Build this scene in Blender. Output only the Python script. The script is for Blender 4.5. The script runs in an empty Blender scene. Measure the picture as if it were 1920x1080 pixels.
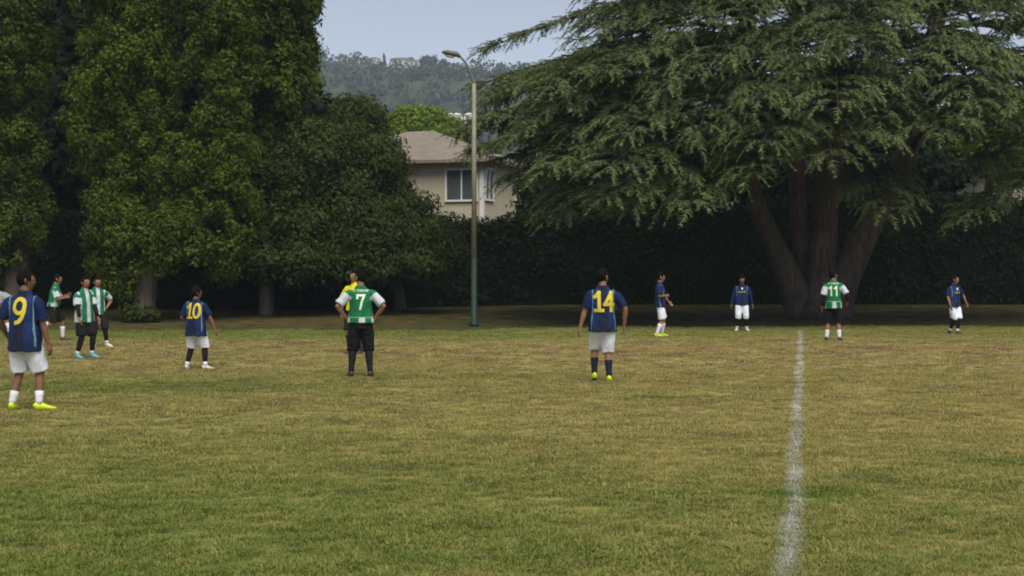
import bpy, bmesh, math, random
import numpy as np
from mathutils import Vector, Matrix, noise
from mathutils.bvhtree import BVHTree

R = math.radians
SC = bpy.context.scene
COL = SC.collection

# ------------------------------------------------------------------ camera
CAMZ, F, HZ = 1.8, 2600.0, 500.0
cam_d = bpy.data.cameras.new('camera')
cam = bpy.data.objects.new('camera', cam_d)
COL.objects.link(cam)
cam.location = (0, 0, CAMZ)
cam.rotation_euler = (R(90) - math.atan((540 - HZ) / F), 0, 0)
cam_d.sensor_width = 36.0
cam_d.lens = F / 1920 * 36.0
cam_d.clip_start = 0.1
cam_d.clip_end = 9000
SC.camera = cam

# ------------------------------------------------------------------ light
SUN_EL, SUN_AZ = 60.0, 165.0         # azimuth measured from +Y towards +X: high, behind the camera
world = bpy.data.worlds.new('World')
SC.world = world
world.use_nodes = True
wn = world.node_tree
wn.nodes.clear()
sky = wn.nodes.new('ShaderNodeTexSky')
sky.sky_type = 'NISHITA'
sky.sun_disc = False
sky.sun_elevation = R(SUN_EL)
sky.sun_rotation = R(SUN_AZ)
sky.air_density = 0.6
sky.dust_density = 0.9
hs = wn.nodes.new('ShaderNodeHueSaturation')
hs.inputs['Saturation'].default_value = 0.48
bg = wn.nodes.new('ShaderNodeBackground')
bg.inputs['Strength'].default_value = 0.05
wo = wn.nodes.new('ShaderNodeOutputWorld')
wn.links.new(sky.outputs[0], hs.inputs['Color'])
wn.links.new(hs.outputs[0], bg.inputs['Color'])
wn.links.new(bg.outputs[0], wo.inputs['Surface'])

sun_d = bpy.data.lights.new('sun', 'SUN')
sun_d.energy = 1.5
sun_d.angle = R(50)
sun_d.color = (1.0, 0.96, 0.9)
sun = bpy.data.objects.new('sun', sun_d)
COL.objects.link(sun)
sun.location = (0, 0, 60)
sd = Vector((math.sin(R(SUN_AZ)) * math.cos(R(SUN_EL)), math.cos(R(SUN_AZ)) * math.cos(R(SUN_EL)), math.sin(R(SUN_EL))))
sun.rotation_euler = (-sd).to_track_quat('-Z', 'Y').to_euler()

SC.view_settings.view_transform = 'Standard'
SC.view_settings.look = 'None'
SC.view_settings.gamma = 1.0
SC.view_settings.use_curve_mapping = False
SC.view_settings.exposure = 1.56
SC.render.engine = 'CYCLES'
SC.cycles.max_bounces = 6
SC.cycles.diffuse_bounces = 3
SC.cycles.transparent_max_bounces = 8
SC.cycles.volume_bounces = 0
SC.cycles.filter_width = 1.9


def P(px, py, Y):
    """photo-sized pixel plus a distance in metres -> a point of the place"""
    return Vector(((px - 960) / F * Y, Y, CAMZ - (py - HZ) / F * Y))


def sst(a, b, x):
    if a > b: return 1 - sst(b, a, x)
    t = min(1, max(0, (x - a) / (b - a)))
    return t * t * (3 - 2 * t)


def gz(x, y):
    return 0.38 * sst(41.5, 54.0, y)


def ground_at(px, py):
    Y = F * CAMZ / (py - HZ)
    return Vector(((px - 960) / F * Y, Y, 0))


# ------------------------------------------------------------------ material helpers
class NT:
    def __init__(s, name):
        s.m = bpy.data.materials.new(name)
        s.m.use_nodes = True
        s.t = s.m.node_tree
        s.t.nodes.clear()
        s.out = s.n('ShaderNodeOutputMaterial')

    def n(s, typ, **kw):
        nd = s.t.nodes.new(typ)
        for k, v in kw.items():
            setattr(nd, k, v)
        return nd

    def l(s, a, b):
        s.t.links.new(a, b)

    def put(s, sock, v):
        if hasattr(v, 'is_linked') or isinstance(v, bpy.types.NodeSocket):
            s.l(v, sock)
        else:
            sock.default_value = v

    def math(s, op, a, b=0.0, c=None, clamp=False):
        nd = s.n('ShaderNodeMath', operation=op, use_clamp=clamp)
        s.put(nd.inputs[0], a)
        s.put(nd.inputs[1], b)
        if c is not None:
            s.put(nd.inputs[2], c)
        return nd.outputs[0]

    def mix(s, f, a, b):
        nd = s.n('ShaderNodeMix', data_type='RGBA')
        s.put(nd.inputs[0], f)
        s.put(nd.inputs[6], a if not isinstance(a, tuple) else (*a, 1) if len(a) == 3 else a)
        s.put(nd.inputs[7], b if not isinstance(b, tuple) else (*b, 1) if len(b) == 3 else b)
        return nd.outputs[2]

    def noise(s, vec, scale, detail=3.0, rough=0.55):
        nd = s.n('ShaderNodeTexNoise')
        if vec is not None:
            s.l(vec, nd.inputs['Vector'])
        nd.inputs['Scale'].default_value = scale
        nd.inputs['Detail'].default_value = detail
        nd.inputs['Roughness'].default_value = rough
        return nd.outputs['Fac']

    def ramp(s, f, stops, interp='LINEAR'):
        nd = s.n('ShaderNodeValToRGB')
        s.put(nd.inputs[0], f)
        cr = nd.color_ramp
        cr.interpolation = interp
        while len(cr.elements) < len(stops):
            cr.elements.new(0.5)
        for e, (p, c) in zip(cr.elements, stops):
            e.position = p
            e.color = (c, c, c, 1) if not isinstance(c, tuple) else (*c, 1)
        return nd.outputs[0]

    def mapr(s, v, a, b, c=0.0, d=1.0):
        nd = s.n('ShaderNodeMapRange')
        s.put(nd.inputs[0], v)
        for i, q in enumerate((a, b, c, d)):
            nd.inputs[i + 1].default_value = q
        return nd.outputs[0]

    def bump(s, h, strength, dist=0.02):
        nd = s.n('ShaderNodeBump')
        s.l(h, nd.inputs['Height'])
        nd.inputs['Strength'].default_value = strength
        nd.inputs['Distance'].default_value = dist
        return nd.outputs[0]

    def bsdf(s, col, rough=0.8, spec=0.3, normal=None, **kw):
        nd = s.n('ShaderNodeBsdfPrincipled')
        s.put(nd.inputs['Base Color'], col if not isinstance(col, tuple) else (*col, 1))
        s.put(nd.inputs['Roughness'], rough)
        nd.inputs['Specular IOR Level'].default_value = spec
        for k, v in kw.items():
            s.put(nd.inputs[k], v)
        if normal is not None:
            s.l(normal, nd.inputs['Normal'])
        return nd.outputs[0]

    def done(s, sh):
        s.l(sh, s.out.inputs['Surface'])
        return s.m


MATS = {}


def simple(name, col, rough=0.7, spec=0.3, nscale=8.0, var=0.25, bump=0.0, metallic=0.0, bscale=60.0):
    t = NT(name)
    tc = t.n('ShaderNodeTexCoord')
    f = t.noise(tc.outputs['Object'], nscale, 4)
    c = t.mix(t.mapr(f, 0.3, 0.7), tuple(x * (1 - var) for x in col), tuple(min(1, x * (1 + var)) for x in col))
    nm = t.bump(t.noise(tc.outputs['Object'], bscale, 3), bump, 0.01) if bump else None
    MATS[name] = t.done(t.bsdf(c, rough, spec, nm, Metallic=metallic))
    return MATS[name]


def leaf_mat(name, ca, cb, transl=0.3, spec=0.15):
    t = NT(name)
    at = t.n('ShaderNodeAttribute', attribute_name='tint')
    geo = t.n('ShaderNodeNewGeometry')
    big = t.noise(geo.outputs['Position'], 0.55, 2)
    f = t.math('ADD', at.outputs['Fac'], t.math('MULTIPLY', t.math('SUBTRACT', big, 0.5), 0.9), clamp=True)
    c = t.mix(f, ca, cb)
    d = t.n('ShaderNodeBsdfPrincipled')
    t.l(c, d.inputs['Base Color'])
    d.inputs['Roughness'].default_value = 0.65
    d.inputs['Specular IOR Level'].default_value = spec
    tr = t.n('ShaderNodeBsdfTranslucent')
    t.l(c, tr.inputs['Color'])
    mx = t.n('ShaderNodeMixShader')
    mx.inputs[0].default_value = transl
    t.l(d.outputs[0], mx.inputs[1])
    t.l(tr.outputs[0], mx.inputs[2])
    MATS[name] = t.done(mx.outputs[0])
    return MATS[name]


def bark_mat(name, ca, cb):
    t = NT(name)
    tc = t.n('ShaderNodeTexCoord')
    mp = t.n('ShaderNodeMapping')
    mp.inputs['Scale'].default_value = (1, 1, 0.16)
    t.l(tc.outputs['Object'], mp.inputs['Vector'])
    f = t.noise(mp.outputs[0], 9, 5, 0.65)
    f2 = t.noise(tc.outputs['Object'], 1.1, 3)
    c = t.mix(t.mapr(f, 0.35, 0.65), ca, cb)
    c = t.mix(t.mapr(f2, 0.4, 0.75, 0, 0.5), c, tuple(x * 0.6 for x in ca))
    MATS[name] = t.done(t.bsdf(c, 0.9, 0.15, t.bump(f, 0.9, 0.06)))
    return MATS[name]


def tag(o, label=None, cat=None, group=None, kind=None):
    if label: o['label'] = label
    if cat: o['category'] = cat
    if group: o['group'] = group
    if kind: o['kind'] = kind
    return o


def empty(name, loc=(0, 0, 0), rz=0.0):
    o = bpy.data.objects.new(name, None)
    COL.objects.link(o)
    o.location = loc
    o.rotation_euler = (0, 0, rz)
    o.empty_display_size = 0.2
    return o


def link(name, me, mat, parent=None, smooth=True):
    o = bpy.data.objects.new(name, me)
    COL.objects.link(o)
    if mat is not None and not me.materials:
        me.materials.append(mat)
    if smooth and len(me.polygons):
        me.polygons.foreach_set('use_smooth', np.ones(len(me.polygons), dtype=bool))
    if parent is not None:
        o.parent = parent
    return o


def mesh_np(name, V, Q, tint=None):
    """vertices (n,3) and equal-sized faces (m,k) -> mesh"""
    V = np.asarray(V, dtype=np.float32)
    Q = np.asarray(Q, dtype=np.int32)
    me = bpy.data.meshes.new(name)
    me.vertices.add(len(V))
    me.vertices.foreach_set('co', V.ravel())
    m, k = Q.shape
    me.loops.add(m * k)
    me.loops.foreach_set('vertex_index', Q.ravel())
    me.polygons.add(m)
    me.polygons.foreach_set('loop_start', np.arange(0, m * k, k, dtype=np.int32))
    me.polygons.foreach_set('loop_total', np.full(m, k, dtype=np.int32))
    me.update(calc_edges=True)
    if tint is not None:
        a = me.attributes.new('tint', 'FLOAT', 'POINT')
        a.data.foreach_set('value', np.asarray(tint, dtype=np.float32))
    return me


def from_lists(name, V, Fc):
    me = bpy.data.meshes.new(name)
    me.from_pydata([tuple(v) for v in V], [], Fc)
    me.update()
    return me


def box_lists(c, h, M=None):
    V, Fc = [], [(0, 1, 3, 2), (4, 6, 7, 5), (0, 4, 5, 1), (2, 3, 7, 6), (0, 2, 6, 4), (1, 5, 7, 3)]
    for sx in (-1, 1):
        for sy in (-1, 1):
            for sz in (-1, 1):
                v = Vector((c[0] + sx * h[0], c[1] + sy * h[1], c[2] + sz * h[2]))
                V.append(M @ v if M else v)
    return V, Fc


def loft_lists(pts, rad, n=12, ref=Vector((1, 0, 0)), cap=True):
    """tube through pts; rad items are r or (rx, ry); rx lies along ref"""
    V, Fc = [], []
    pts = [Vector(p) for p in pts]
    k = len(pts)
    for i, p in enumerate(pts):
        a = pts[max(0, i - 1)]
        b = pts[min(k - 1, i + 1)]
        t = (b - a)
        if t.length < 1e-9: t = Vector((0, 0, 1))
        t.normalize()
        x = ref - t * ref.dot(t)
        if x.length < 1e-4: x = t.orthogonal()
        x.normalize()
        y = t.cross(x)
        r = rad[i]
        rx, ry = r if isinstance(r, tuple) else (r, r)
        for j in range(n):
            an = 2 * math.pi * j / n
            V.append(p + x * (rx * math.cos(an)) + y * (ry * math.sin(an)))
    for i in range(k - 1):
        for j in range(n):
            j2 = (j + 1) % n
            Fc.append((i * n + j, i * n + j2, (i + 1) * n + j2, (i + 1) * n + j))
    if cap:
        Fc.append(tuple(reversed(range(n))))
        Fc.append(tuple(range((k - 1) * n, k * n)))
    return V, Fc


class MB:
    def __init__(s):
        s.V, s.F = [], []

    def add(s, vf):
        o = len(s.V)
        s.V += vf[0]
        s.F += [tuple(i + o for i in f) for f in vf[1]]
        return s

    def box(s, c, h, M=None):
        return s.add(box_lists(c, h, M))

    def tube(s, pts, rad, n=12, ref=Vector((1, 0, 0)), cap=True):
        return s.add(loft_lists(pts, rad, n, ref, cap))

    def mesh(s, name):
        return from_lists(name, s.V, s.F)

    def build(s, name, mat, parent=None, smooth=True):
        return link(name, s.mesh(name), mat, parent, smooth)


# ------------------------------------------------------------------ materials of the place
def lawn_nodes(t):
    """greenness (0 straw .. 1 green), worn-soil amount and chalk amount by place on the pitch"""
    geo = t.n('ShaderNodeNewGeometry')
    pos = geo.outputs['Position']
    sep = t.n('ShaderNodeSeparateXYZ')
    t.l(pos, sep.inputs[0])
    x, y = sep.outputs[0], sep.outputs[1]
    n1 = t.noise(pos, 0.22, 3, 0.6)
    n2 = t.noise(pos, 1.1, 4, 0.65)
    n3 = t.noise(pos, 5.0, 3, 0.6)
    yy = t.math('ADD', y, t.math('MULTIPLY', t.math('SUBTRACT', n1, 0.5), 6.0))
    base = t.ramp(t.math('DIVIDE', yy, 45.0),
                  [(0.10, 0.82), (0.235, 0.72), (0.30, 0.40), (0.40, 0.24), (0.47, 0.40), (0.55, 0.24), (0.70, 0.08), (0.74, 0.30), (0.79, 0.76), (0.93, 0.66)])
    g = t.math('ADD', base, t.math('MULTIPLY', t.math('SUBTRACT', n2, 0.5), 1.35))
    g = t.math('ADD', g, t.math('MULTIPLY', t.math('SUBTRACT', n3, 0.5), 0.8))
    g = t.math('SUBTRACT', g, t.mapr(x, -2.2, 2.2, 0.0, 0.26))
    for cx, cy, rx, ry in ((2.25, 18.7, 1.0, 0.55), (2.3, 10.9, 0.65, 0.26), (-5.5, 20.5, 3.0, 1.2), (4.6, 12.6, 0.7, 0.3)):
        dx = t.math('DIVIDE', t.math('SUBTRACT', x, cx), rx)
        dy = t.math('DIVIDE', t.math('SUBTRACT', y, cy), ry)
        d = t.math('ADD', t.math('MULTIPLY', dx, dx), t.math('MULTIPLY', dy, dy))
        d = t.math('ADD', d, t.math('MULTIPLY', t.math('SUBTRACT', n3, 0.5), 1.6))
        g = t.math('ADD', g, t.mapr(d, 1.2, 0.4, 0.0, 0.5))
    g = t.math('ADD', g, 0.0, clamp=True)
    soil = t.math('MULTIPLY', t.mapr(t.math('ADD', n2, t.math('MULTIPLY', t.math('SUBTRACT', n3, 0.5), 0.6)), 0.47, 0.58), t.ramp(t.math('DIVIDE', yy, 45.0), [(0.25, 0.1), (0.40, 0.45), (0.52, 0.5), (0.62, 1.0), (0.73, 0.9), (0.78, 0.1)]))
    # chalk: distance from the halfway line
    dl = t.math('ABSOLUTE', t.math('SUBTRACT', t.math('SUBTRACT', x, t.math('ADD', t.math('MULTIPLY', y, 0.2104), -0.075)), t.math('ADD', t.math('MULTIPLY', t.math('SINE', t.math('MULTIPLY', y, 1.3)), 0.016), t.math('MULTIPLY', t.math('SINE', t.math('MULTIPLY', y, 3.7)), 0.012))))
    wob = t.math('ADD', dl, t.math('MULTIPLY', t.math('SUBTRACT', n3, 0.5), 0.07))
    ch = t.math('MULTIPLY', t.mapr(wob, 0.105, 0.025), t.mapr(n2, 0.35, 0.6, 1.0, 0.3))
    ch = t.math('MULTIPLY', ch, t.mapr(y, 38.6, 39.4, 1.0, 0.0))
    # an older, almost washed-out arc further out
    d2 = t.math('ABSOLUTE', t.math('SUBTRACT', y, t.math('ADD', t.math('MULTIPLY', x, 0.55), 17.4)))
    o2 = t.math('MULTIPLY', t.mapr(t.math('ADD', d2, t.math('MULTIPLY', t.math('SUBTRACT', n3, 0.5), 0.3)), 0.12, 0.04),
                t.math('MULTIPLY', t.mapr(x, 5.9, 6.3), t.mapr(x, 7.8, 7.4)))
    ch = t.math('MAXIMUM', ch, t.math('MULTIPLY', o2, 0.38))
    return pos, g, soil, ch


GREEN, STRAW, SOIL = (0.128, 0.205, 0.028), (0.395, 0.335, 0.115), (0.25, 0.172, 0.10)


def lawn_material():
    t = NT('lawn')
    pos, g, soil, ch = lawn_nodes(t)
    fine = t.noise(pos, 60, 3, 0.7)
    c = t.mix(g, tuple(v * 0.75 for v in STRAW), tuple(v * 0.75 for v in GREEN))
    c = t.mix(t.mapr(fine, 0.4, 0.7, 0.0, 0.4), c, SOIL)
    c = t.mix(soil, c, SOIL)
    c = t.mix(t.math('MULTIPLY', ch, t.mapr(fine, 0.35, 0.6, 0.3, 1.0)), c, (0.6, 0.6, 0.57))
    MATS['lawn'] = t.done(t.bsdf(c, 0.95, 0.1, t.bump(fine, 0.6, 0.03)))


def blade_material():
    t = NT('grass_blade')
    pos, g, soil, ch = lawn_nodes(t)
    oi = t.n('ShaderNodeObjectInfo')
    at = t.n('ShaderNodeAttribute', attribute_name='tint')
    rnd = t.math('ADD', t.math('MULTIPLY', t.math('SUBTRACT', oi.outputs['Random'], 0.5), 0.5), t.math('MULTIPLY', t.math('SUBTRACT', at.outputs['Fac'], 0.5), 0.75))
    f = t.math('ADD', g, rnd, clamp=True)
    c = t.mix(f, STRAW, GREEN)
    c = t.mix(t.math('MULTIPLY', soil, 0.8), c, SOIL)
    pale = t.math('GREATER_THAN', at.outputs['Fac'], 0.93)
    c = t.mix(t.math('MULTIPLY', pale, 0.55), c, (0.36, 0.30, 0.13))
    c = t.mix(t.math('MULTIPLY', ch, t.mapr(at.outputs['Fac'], 0.1, 0.5, 0.35, 1.0)), c, (0.50, 0.50, 0.48))
    d = t.n('ShaderNodeBsdfPrincipled')
    t.l(c, d.inputs['Base Color'])
    d.inputs['Roughness'].default_value = 0.7
    d.inputs['Specular IOR Level'].default_value = 0.15
    tr = t.n('ShaderNodeBsdfTranslucent')
    t.l(c, tr.inputs['Color'])
    mx = t.n('ShaderNodeMixShader')
    mx.inputs[0].default_value = 0.42
    t.l(d.outputs[0], mx.inputs[1])
    t.l(tr.outputs[0], mx.inputs[2])
    MATS['grass_blade'] = t.done(mx.outputs[0])


lawn_material()
blade_material()
simple('litter', (0.052, 0.046, 0.014), 0.95, 0.1, 1.7, 0.6, 0.8, bscale=14)
leaf_mat('leaf_olive', (0.038, 0.064, 0.006), (0.125, 0.160, 0.014), 0.42)
leaf_mat('leaf_oak', (0.022, 0.036, 0.006), (0.066, 0.085, 0.014), 0.35)
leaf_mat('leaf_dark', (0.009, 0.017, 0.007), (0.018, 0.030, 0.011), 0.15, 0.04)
leaf_mat('leaf_lime', (0.06, 0.11, 0.01), (0.17, 0.23, 0.025), 0.35)
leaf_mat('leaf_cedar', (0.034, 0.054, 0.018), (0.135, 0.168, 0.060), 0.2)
leaf_mat('leaf_hill', (0.018, 0.028, 0.014), (0.075, 0.082, 0.036), 0.1)
bark_mat('bark_cedar', (0.060, 0.047, 0.037), (0.145, 0.112, 0.088))
bark_mat('bark_twig', (0.024, 0.020, 0.015), (0.05, 0.042, 0.03))
bark_mat('bark_grey', (0.075, 0.058, 0.042), (0.16, 0.125, 0.09))
simple('stucco', (0.52, 0.455, 0.32), 0.9, 0.2, 1.5, 0.08, 0.25, bscale=40)
simple('trim_white', (0.74, 0.73, 0.70), 0.6, 0.3, 3, 0.06)
simple('pane_glass', (0.085, 0.095, 0.095), 0.12, 0.6, 3, 0.2)
simple('pole_cream', (0.21, 0.195, 0.135), 0.6, 0.3, 5, 0.15)
simple('pole_green', (0.010, 0.030, 0.018), 0.6, 0.3, 5, 0.2)
simple('lamp_grey', (0.11, 0.105, 0.085), 0.5, 0.4, 6, 0.15)
simple('lamp_lens', (0.42, 0.38, 0.30), 0.25, 0.5, 6, 0.1)
simple('far_wall', (0.62, 0.56, 0.47), 0.9, 0.1, 0.3, 0.1)
simple('far_roof', (0.17, 0.125, 0.10), 0.9, 0.1, 0.3, 0.2)
simple('hill_earth', (0.050, 0.055, 0.026), 0.95, 0.05, 0.03, 0.4)
simple('hair_black', (0.007, 0.006, 0.0055), 0.9, 0.05, 20, 0.4)
simple('eye', (0.03, 0.02, 0.015), 0.2, 0.5, 3, 0.1)


def roof_material():
    t = NT('shingle')
    tc = t.n('ShaderNodeTexCoord')
    br = t.n('ShaderNodeTexBrick')
    t.l(tc.outputs['UV'], br.inputs['Vector'])
    br.inputs['Scale'].default_value = 1.0
    br.inputs['Brick Width'].default_value = 0.3
    br.inputs['Row Height'].default_value = 0.14
    br.inputs['Mortar Size'].default_value = 0.008
    br.inputs['Color1'].default_value = (0.19, 0.165, 0.13, 1)
    br.inputs['Color2'].default_value = (0.25, 0.215, 0.17, 1)
    br.inputs['Mortar'].default_value = (0.10, 0.08, 0.065, 1)
    n = t.noise(tc.outputs['Object'], 0.8, 4)
    c = t.mix(t.mapr(n, 0.35, 0.7, 0, 0.4), br.outputs['Color'], (0.16, 0.13, 0.105))
    MATS['shingle'] = t.done(t.bsdf(c, 0.9, 0.15, t.bump(br.outputs['Fac'], 0.5, 0.02)))


roof_material()

# ------------------------------------------------------------------ ground, pitch, line
def axis(*segs):
    out = []
    for a, b, s in segs:
        out += list(np.arange(a, b, s))
    return np.array(out + [segs[-1][1]])


xs = axis((-2600, -300, 460), (-300, -60, 40), (-60, 60, 2.0), (60, 300, 40), (300, 2600, 460))
ys = axis((-400, -40, 60), (-40, 40, 4), (40, 58, 1.0), (58, 120, 10), (120, 420, 60), (420, 1480, 265))
XX, YY = np.meshgrid(xs, ys)
ZZ = np.vectorize(gz)(XX, YY) - 0.006
nx, ny = len(xs), len(ys)
ii = (np.arange(ny - 1)[:, None] * nx + np.arange(nx - 1)[None, :]).ravel()
Q = np.stack([ii, ii + 1, ii + nx + 1, ii + nx], 1)
tag(link('ground', mesh_np('ground', np.stack([XX.ravel(), YY.ravel(), ZZ.ravel()], 1), Q), MATS['litter']), kind='structure')


def edge_y(x):
    return 38.6 + 2.6 * sst(-6, 8, x) + 0.5 * math.sin(x * 0.7) + 0.3 * math.sin(x * 1.9 + 1)


px_ = axis((-60, -22, 3.0), (-22, 24, 0.35), (24, 60, 3.0))
vv = np.concatenate([np.linspace(0, 0.93, 50), np.linspace(0.94, 1.0, 10)])
PX, PV = np.meshgrid(px_, vv)
EY = np.vectorize(edge_y)(PX)
PY = -25 + PV * (EY + 25)
PZ = np.vectorize(gz)(PX, PY) + 0.006 - 0.010 * np.clip((PV - 0.985) / 0.015, 0, 1)
nx, ny = len(px_), len(vv)
ii = (np.arange(ny - 1)[:, None] * nx + np.arange(nx - 1)[None, :]).ravel()
Q = np.stack([ii, ii + 1, ii + nx + 1, ii + nx], 1)
tag(link('pitch', mesh_np('pitch', np.stack([PX.ravel(), PY.ravel(), PZ.ravel()], 1), Q), MATS['lawn']), kind='structure')


def chalk_material():
    t = NT('chalk')
    geo = t.n('ShaderNodeNewGeometry')
    pos = geo.outputs['Position']
    n = t.noise(pos, 22, 4, 0.7)
    n2 = t.noise(pos, 2.2, 3)
    a = t.mapr(t.math('ADD', n, t.math('MULTIPLY', t.math('SUBTRACT', n2, 0.5), 0.5)), 0.42, 0.54)
    c = t.mix(t.noise(pos, 40, 2), (0.34, 0.34, 0.30), (0.52, 0.52, 0.50))
    b = t.bsdf(c, 0.95, 0.1)
    tr = t.n('ShaderNodeBsdfTransparent')
    mx = t.n('ShaderNodeMixShader')
    t.l(a, mx.inputs[0])
    t.l(tr.outputs[0], mx.inputs[1])
    t.l(b, mx.inputs[2])
    MATS['chalk'] = t.done(mx.outputs[0])


chalk_material()
V, Fc = [], []
k = 0
for i, y in enumerate(np.arange(2.0, 39.2, 0.12)):
    xc = 0.2104 * y - 0.075 + 0.016 * math.sin(y * 1.3) + 0.012 * math.sin(y * 3.7)
    w = 0.036 + 0.014 * noise.noise((y * 3.1, 5, 0))
    V += [(xc - w, y, 0.011), (xc + w, y, 0.011)]
    if i: Fc.append((2 * i - 2, 2 * i - 1, 2 * i + 1, 2 * i))
tag(link('pitch_line', from_lists('pitch_line', V, Fc), MATS['chalk']), kind='structure')

# grass tufts on the pitch, scattered over prepared points
def tuft_mesh(name, seed, nb, h, spread):
    rg = random.Random(seed)
    V, Fc, T = [], [], []
    for _ in range(nb):
        a = rg.uniform(0, 2 * math.pi)
        r = spread * math.sqrt(rg.random())
        p = Vector((r * math.cos(a), r * math.sin(a), -0.004))
        L = h * rg.uniform(0.55, 1.15)
        b = a + rg.uniform(-1.2, 1.2)
        lean = rg.uniform(0.25, 1.3)
        d = Vector((math.cos(b), math.sin(b), 0))
        s = Vector((-d.y, d.x, 0)) * rg.uniform(0.0022, 0.0042)
        m = p + d * (L * 0.35 * lean) + Vector((0, 0, L * 0.6))
        e = p + d * (L * lean) + Vector((0, 0, L * (1.0 - 0.35 * lean)))
        o = len(V)
        V += [p - s, p + s, m + s * 0.8, m - s * 0.8, e]
        Fc += [(o, o + 1, o + 2, o + 3), (o + 3, o + 2, o + 4)]
        T += [rg.random()] * 5
    me = from_lists(name, V, Fc)
    at = me.attributes.new('tint', 'FLOAT', 'POINT')
    at.data.foreach_set('value', np.array(T, dtype=np.float32))
    me.materials.append(MATS['grass_blade'])
    return me


def grass_field():
    rg = np.random.default_rng(5)
    pts, scl = [], []
    for (y0, y1, dens, s0, s1) in ((4.5, 9, 420, 0.75, 1.25), (9, 15, 300, 0.8, 1.35), (15, 24, 130, 0.9, 1.5), (24, 42, 62, 0.9, 1.6)):
        A = 0.5 * 0.98 * (y1 ** 2 - y0 ** 2)
        n = int(A * dens)
        y = np.sqrt(rg.uniform(y0 ** 2, y1 ** 2, n))
        x = (rg.uniform(-0.49, 0.49, n)) * y
        s = rg.uniform(s0, s1, n) * np.where(rg.random(n) < 0.03, 1.7, 1.0)
        for a, b, c in zip(x, y, s):
            if b < edge_y(a) - 0.05 + 0.5 * rg.random():
                v = noise.noise((a * 0.9, b * 0.9, 3.0))
                if v < -0.25 and rg.random() < 0.2: continue
                pts.append((a, b, gz(a, b) + 0.006))
                scl.append(c * (1.0 + 0.35 * v))
    me = bpy.data.meshes.new('grass')
    me.vertices.add(len(pts))
    me.vertices.foreach_set('co', np.array(pts, dtype=np.float32).ravel())
    at = me.attributes.new('size', 'FLOAT', 'POINT')
    at.data.foreach_set('value', np.array(scl, dtype=np.float32))
    me.materials.append(MATS['grass_blade'])
    o = bpy.data.objects.new('grass', me)
    COL.objects.link(o)
    src = bpy.data.collections.new('grass_tufts')
    for i, (nb, h, sp) in enumerate(((26, 0.033, 0.085), (20, 0.026, 0.095), (30, 0.042, 0.08))):
        src.objects.link(bpy.data.objects.new('grass_tuft', tuft_mesh('grass_tuft', 10 + i, nb, h, sp)))
    ng = bpy.data.node_groups.new('scatter_grass', 'GeometryNodeTree')
    ng.interface.new_socket('Geometry', in_out='INPUT', socket_type='NodeSocketGeometry')
    ng.interface.new_socket('Geometry', in_out='OUTPUT', socket_type='NodeSocketGeometry')
    N = ng.nodes.new
    gi, go = N('NodeGroupInput'), N('NodeGroupOutput')
    mp, ip, ci = N('GeometryNodeMeshToPoints'), N('GeometryNodeInstanceOnPoints'), N('GeometryNodeCollectionInfo')
    ci.inputs['Collection'].default_value = src
    ci.inputs['Separate Children'].default_value = True
    ci.inputs['Reset Children'].default_value = True
    ip.inputs['Pick Instance'].default_value = True
    rv = N('FunctionNodeRandomValue')
    rv.data_type = 'FLOAT_VECTOR'
    rv.inputs[0].default_value = (-0.12, -0.12, 0)
    rv.inputs[1].default_value = (0.12, 0.12, 6.283)
    na = N('GeometryNodeInputNamedAttribute')
    na.data_type = 'FLOAT'
    na.inputs['Name'].default_value = 'size'
    L = ng.links.new
    L(gi.outputs[0], mp.inputs['Mesh'])
    L(mp.outputs[0], ip.inputs['Points'])
    L(ci.outputs[0], ip.inputs['Instance'])
    L(rv.outputs[0], ip.inputs['Rotation'])
    L(na.outputs[0], ip.inputs['Scale'])
    L(ip.outputs[0], go.inputs[0])
    md = o.modifiers.new('scatter', 'NODES')
    md.node_group = ng
    tag(o, 'short patchy green and straw coloured grass covering the playing field', 'grass', kind='stuff')


grass_field()

# ------------------------------------------------------------------ foliage
RNG = np.random.default_rng(11)


def unit(a):
    return a / np.maximum(np.linalg.norm(a, axis=1, keepdims=True), 1e-9)


def cards(C, D, Nn, L, W):
    """diamond leaves: centres, axes, normals, lengths, widths -> V, Q"""
    D = unit(D)
    S = unit(np.cross(Nn, D))
    L = np.asarray(L)[:, None] * 0.5
    W = np.asarray(W)[:, None] * 0.5
    n = len(C)
    V = np.empty((n, 4, 3))
    V[:, 0] = C - D * L
    V[:, 1] = C + S * W
    V[:, 2] = C + D * L
    V[:, 3] = C - S * W
    return V.reshape(-1, 3), np.arange(n * 4).reshape(n, 4)


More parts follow.
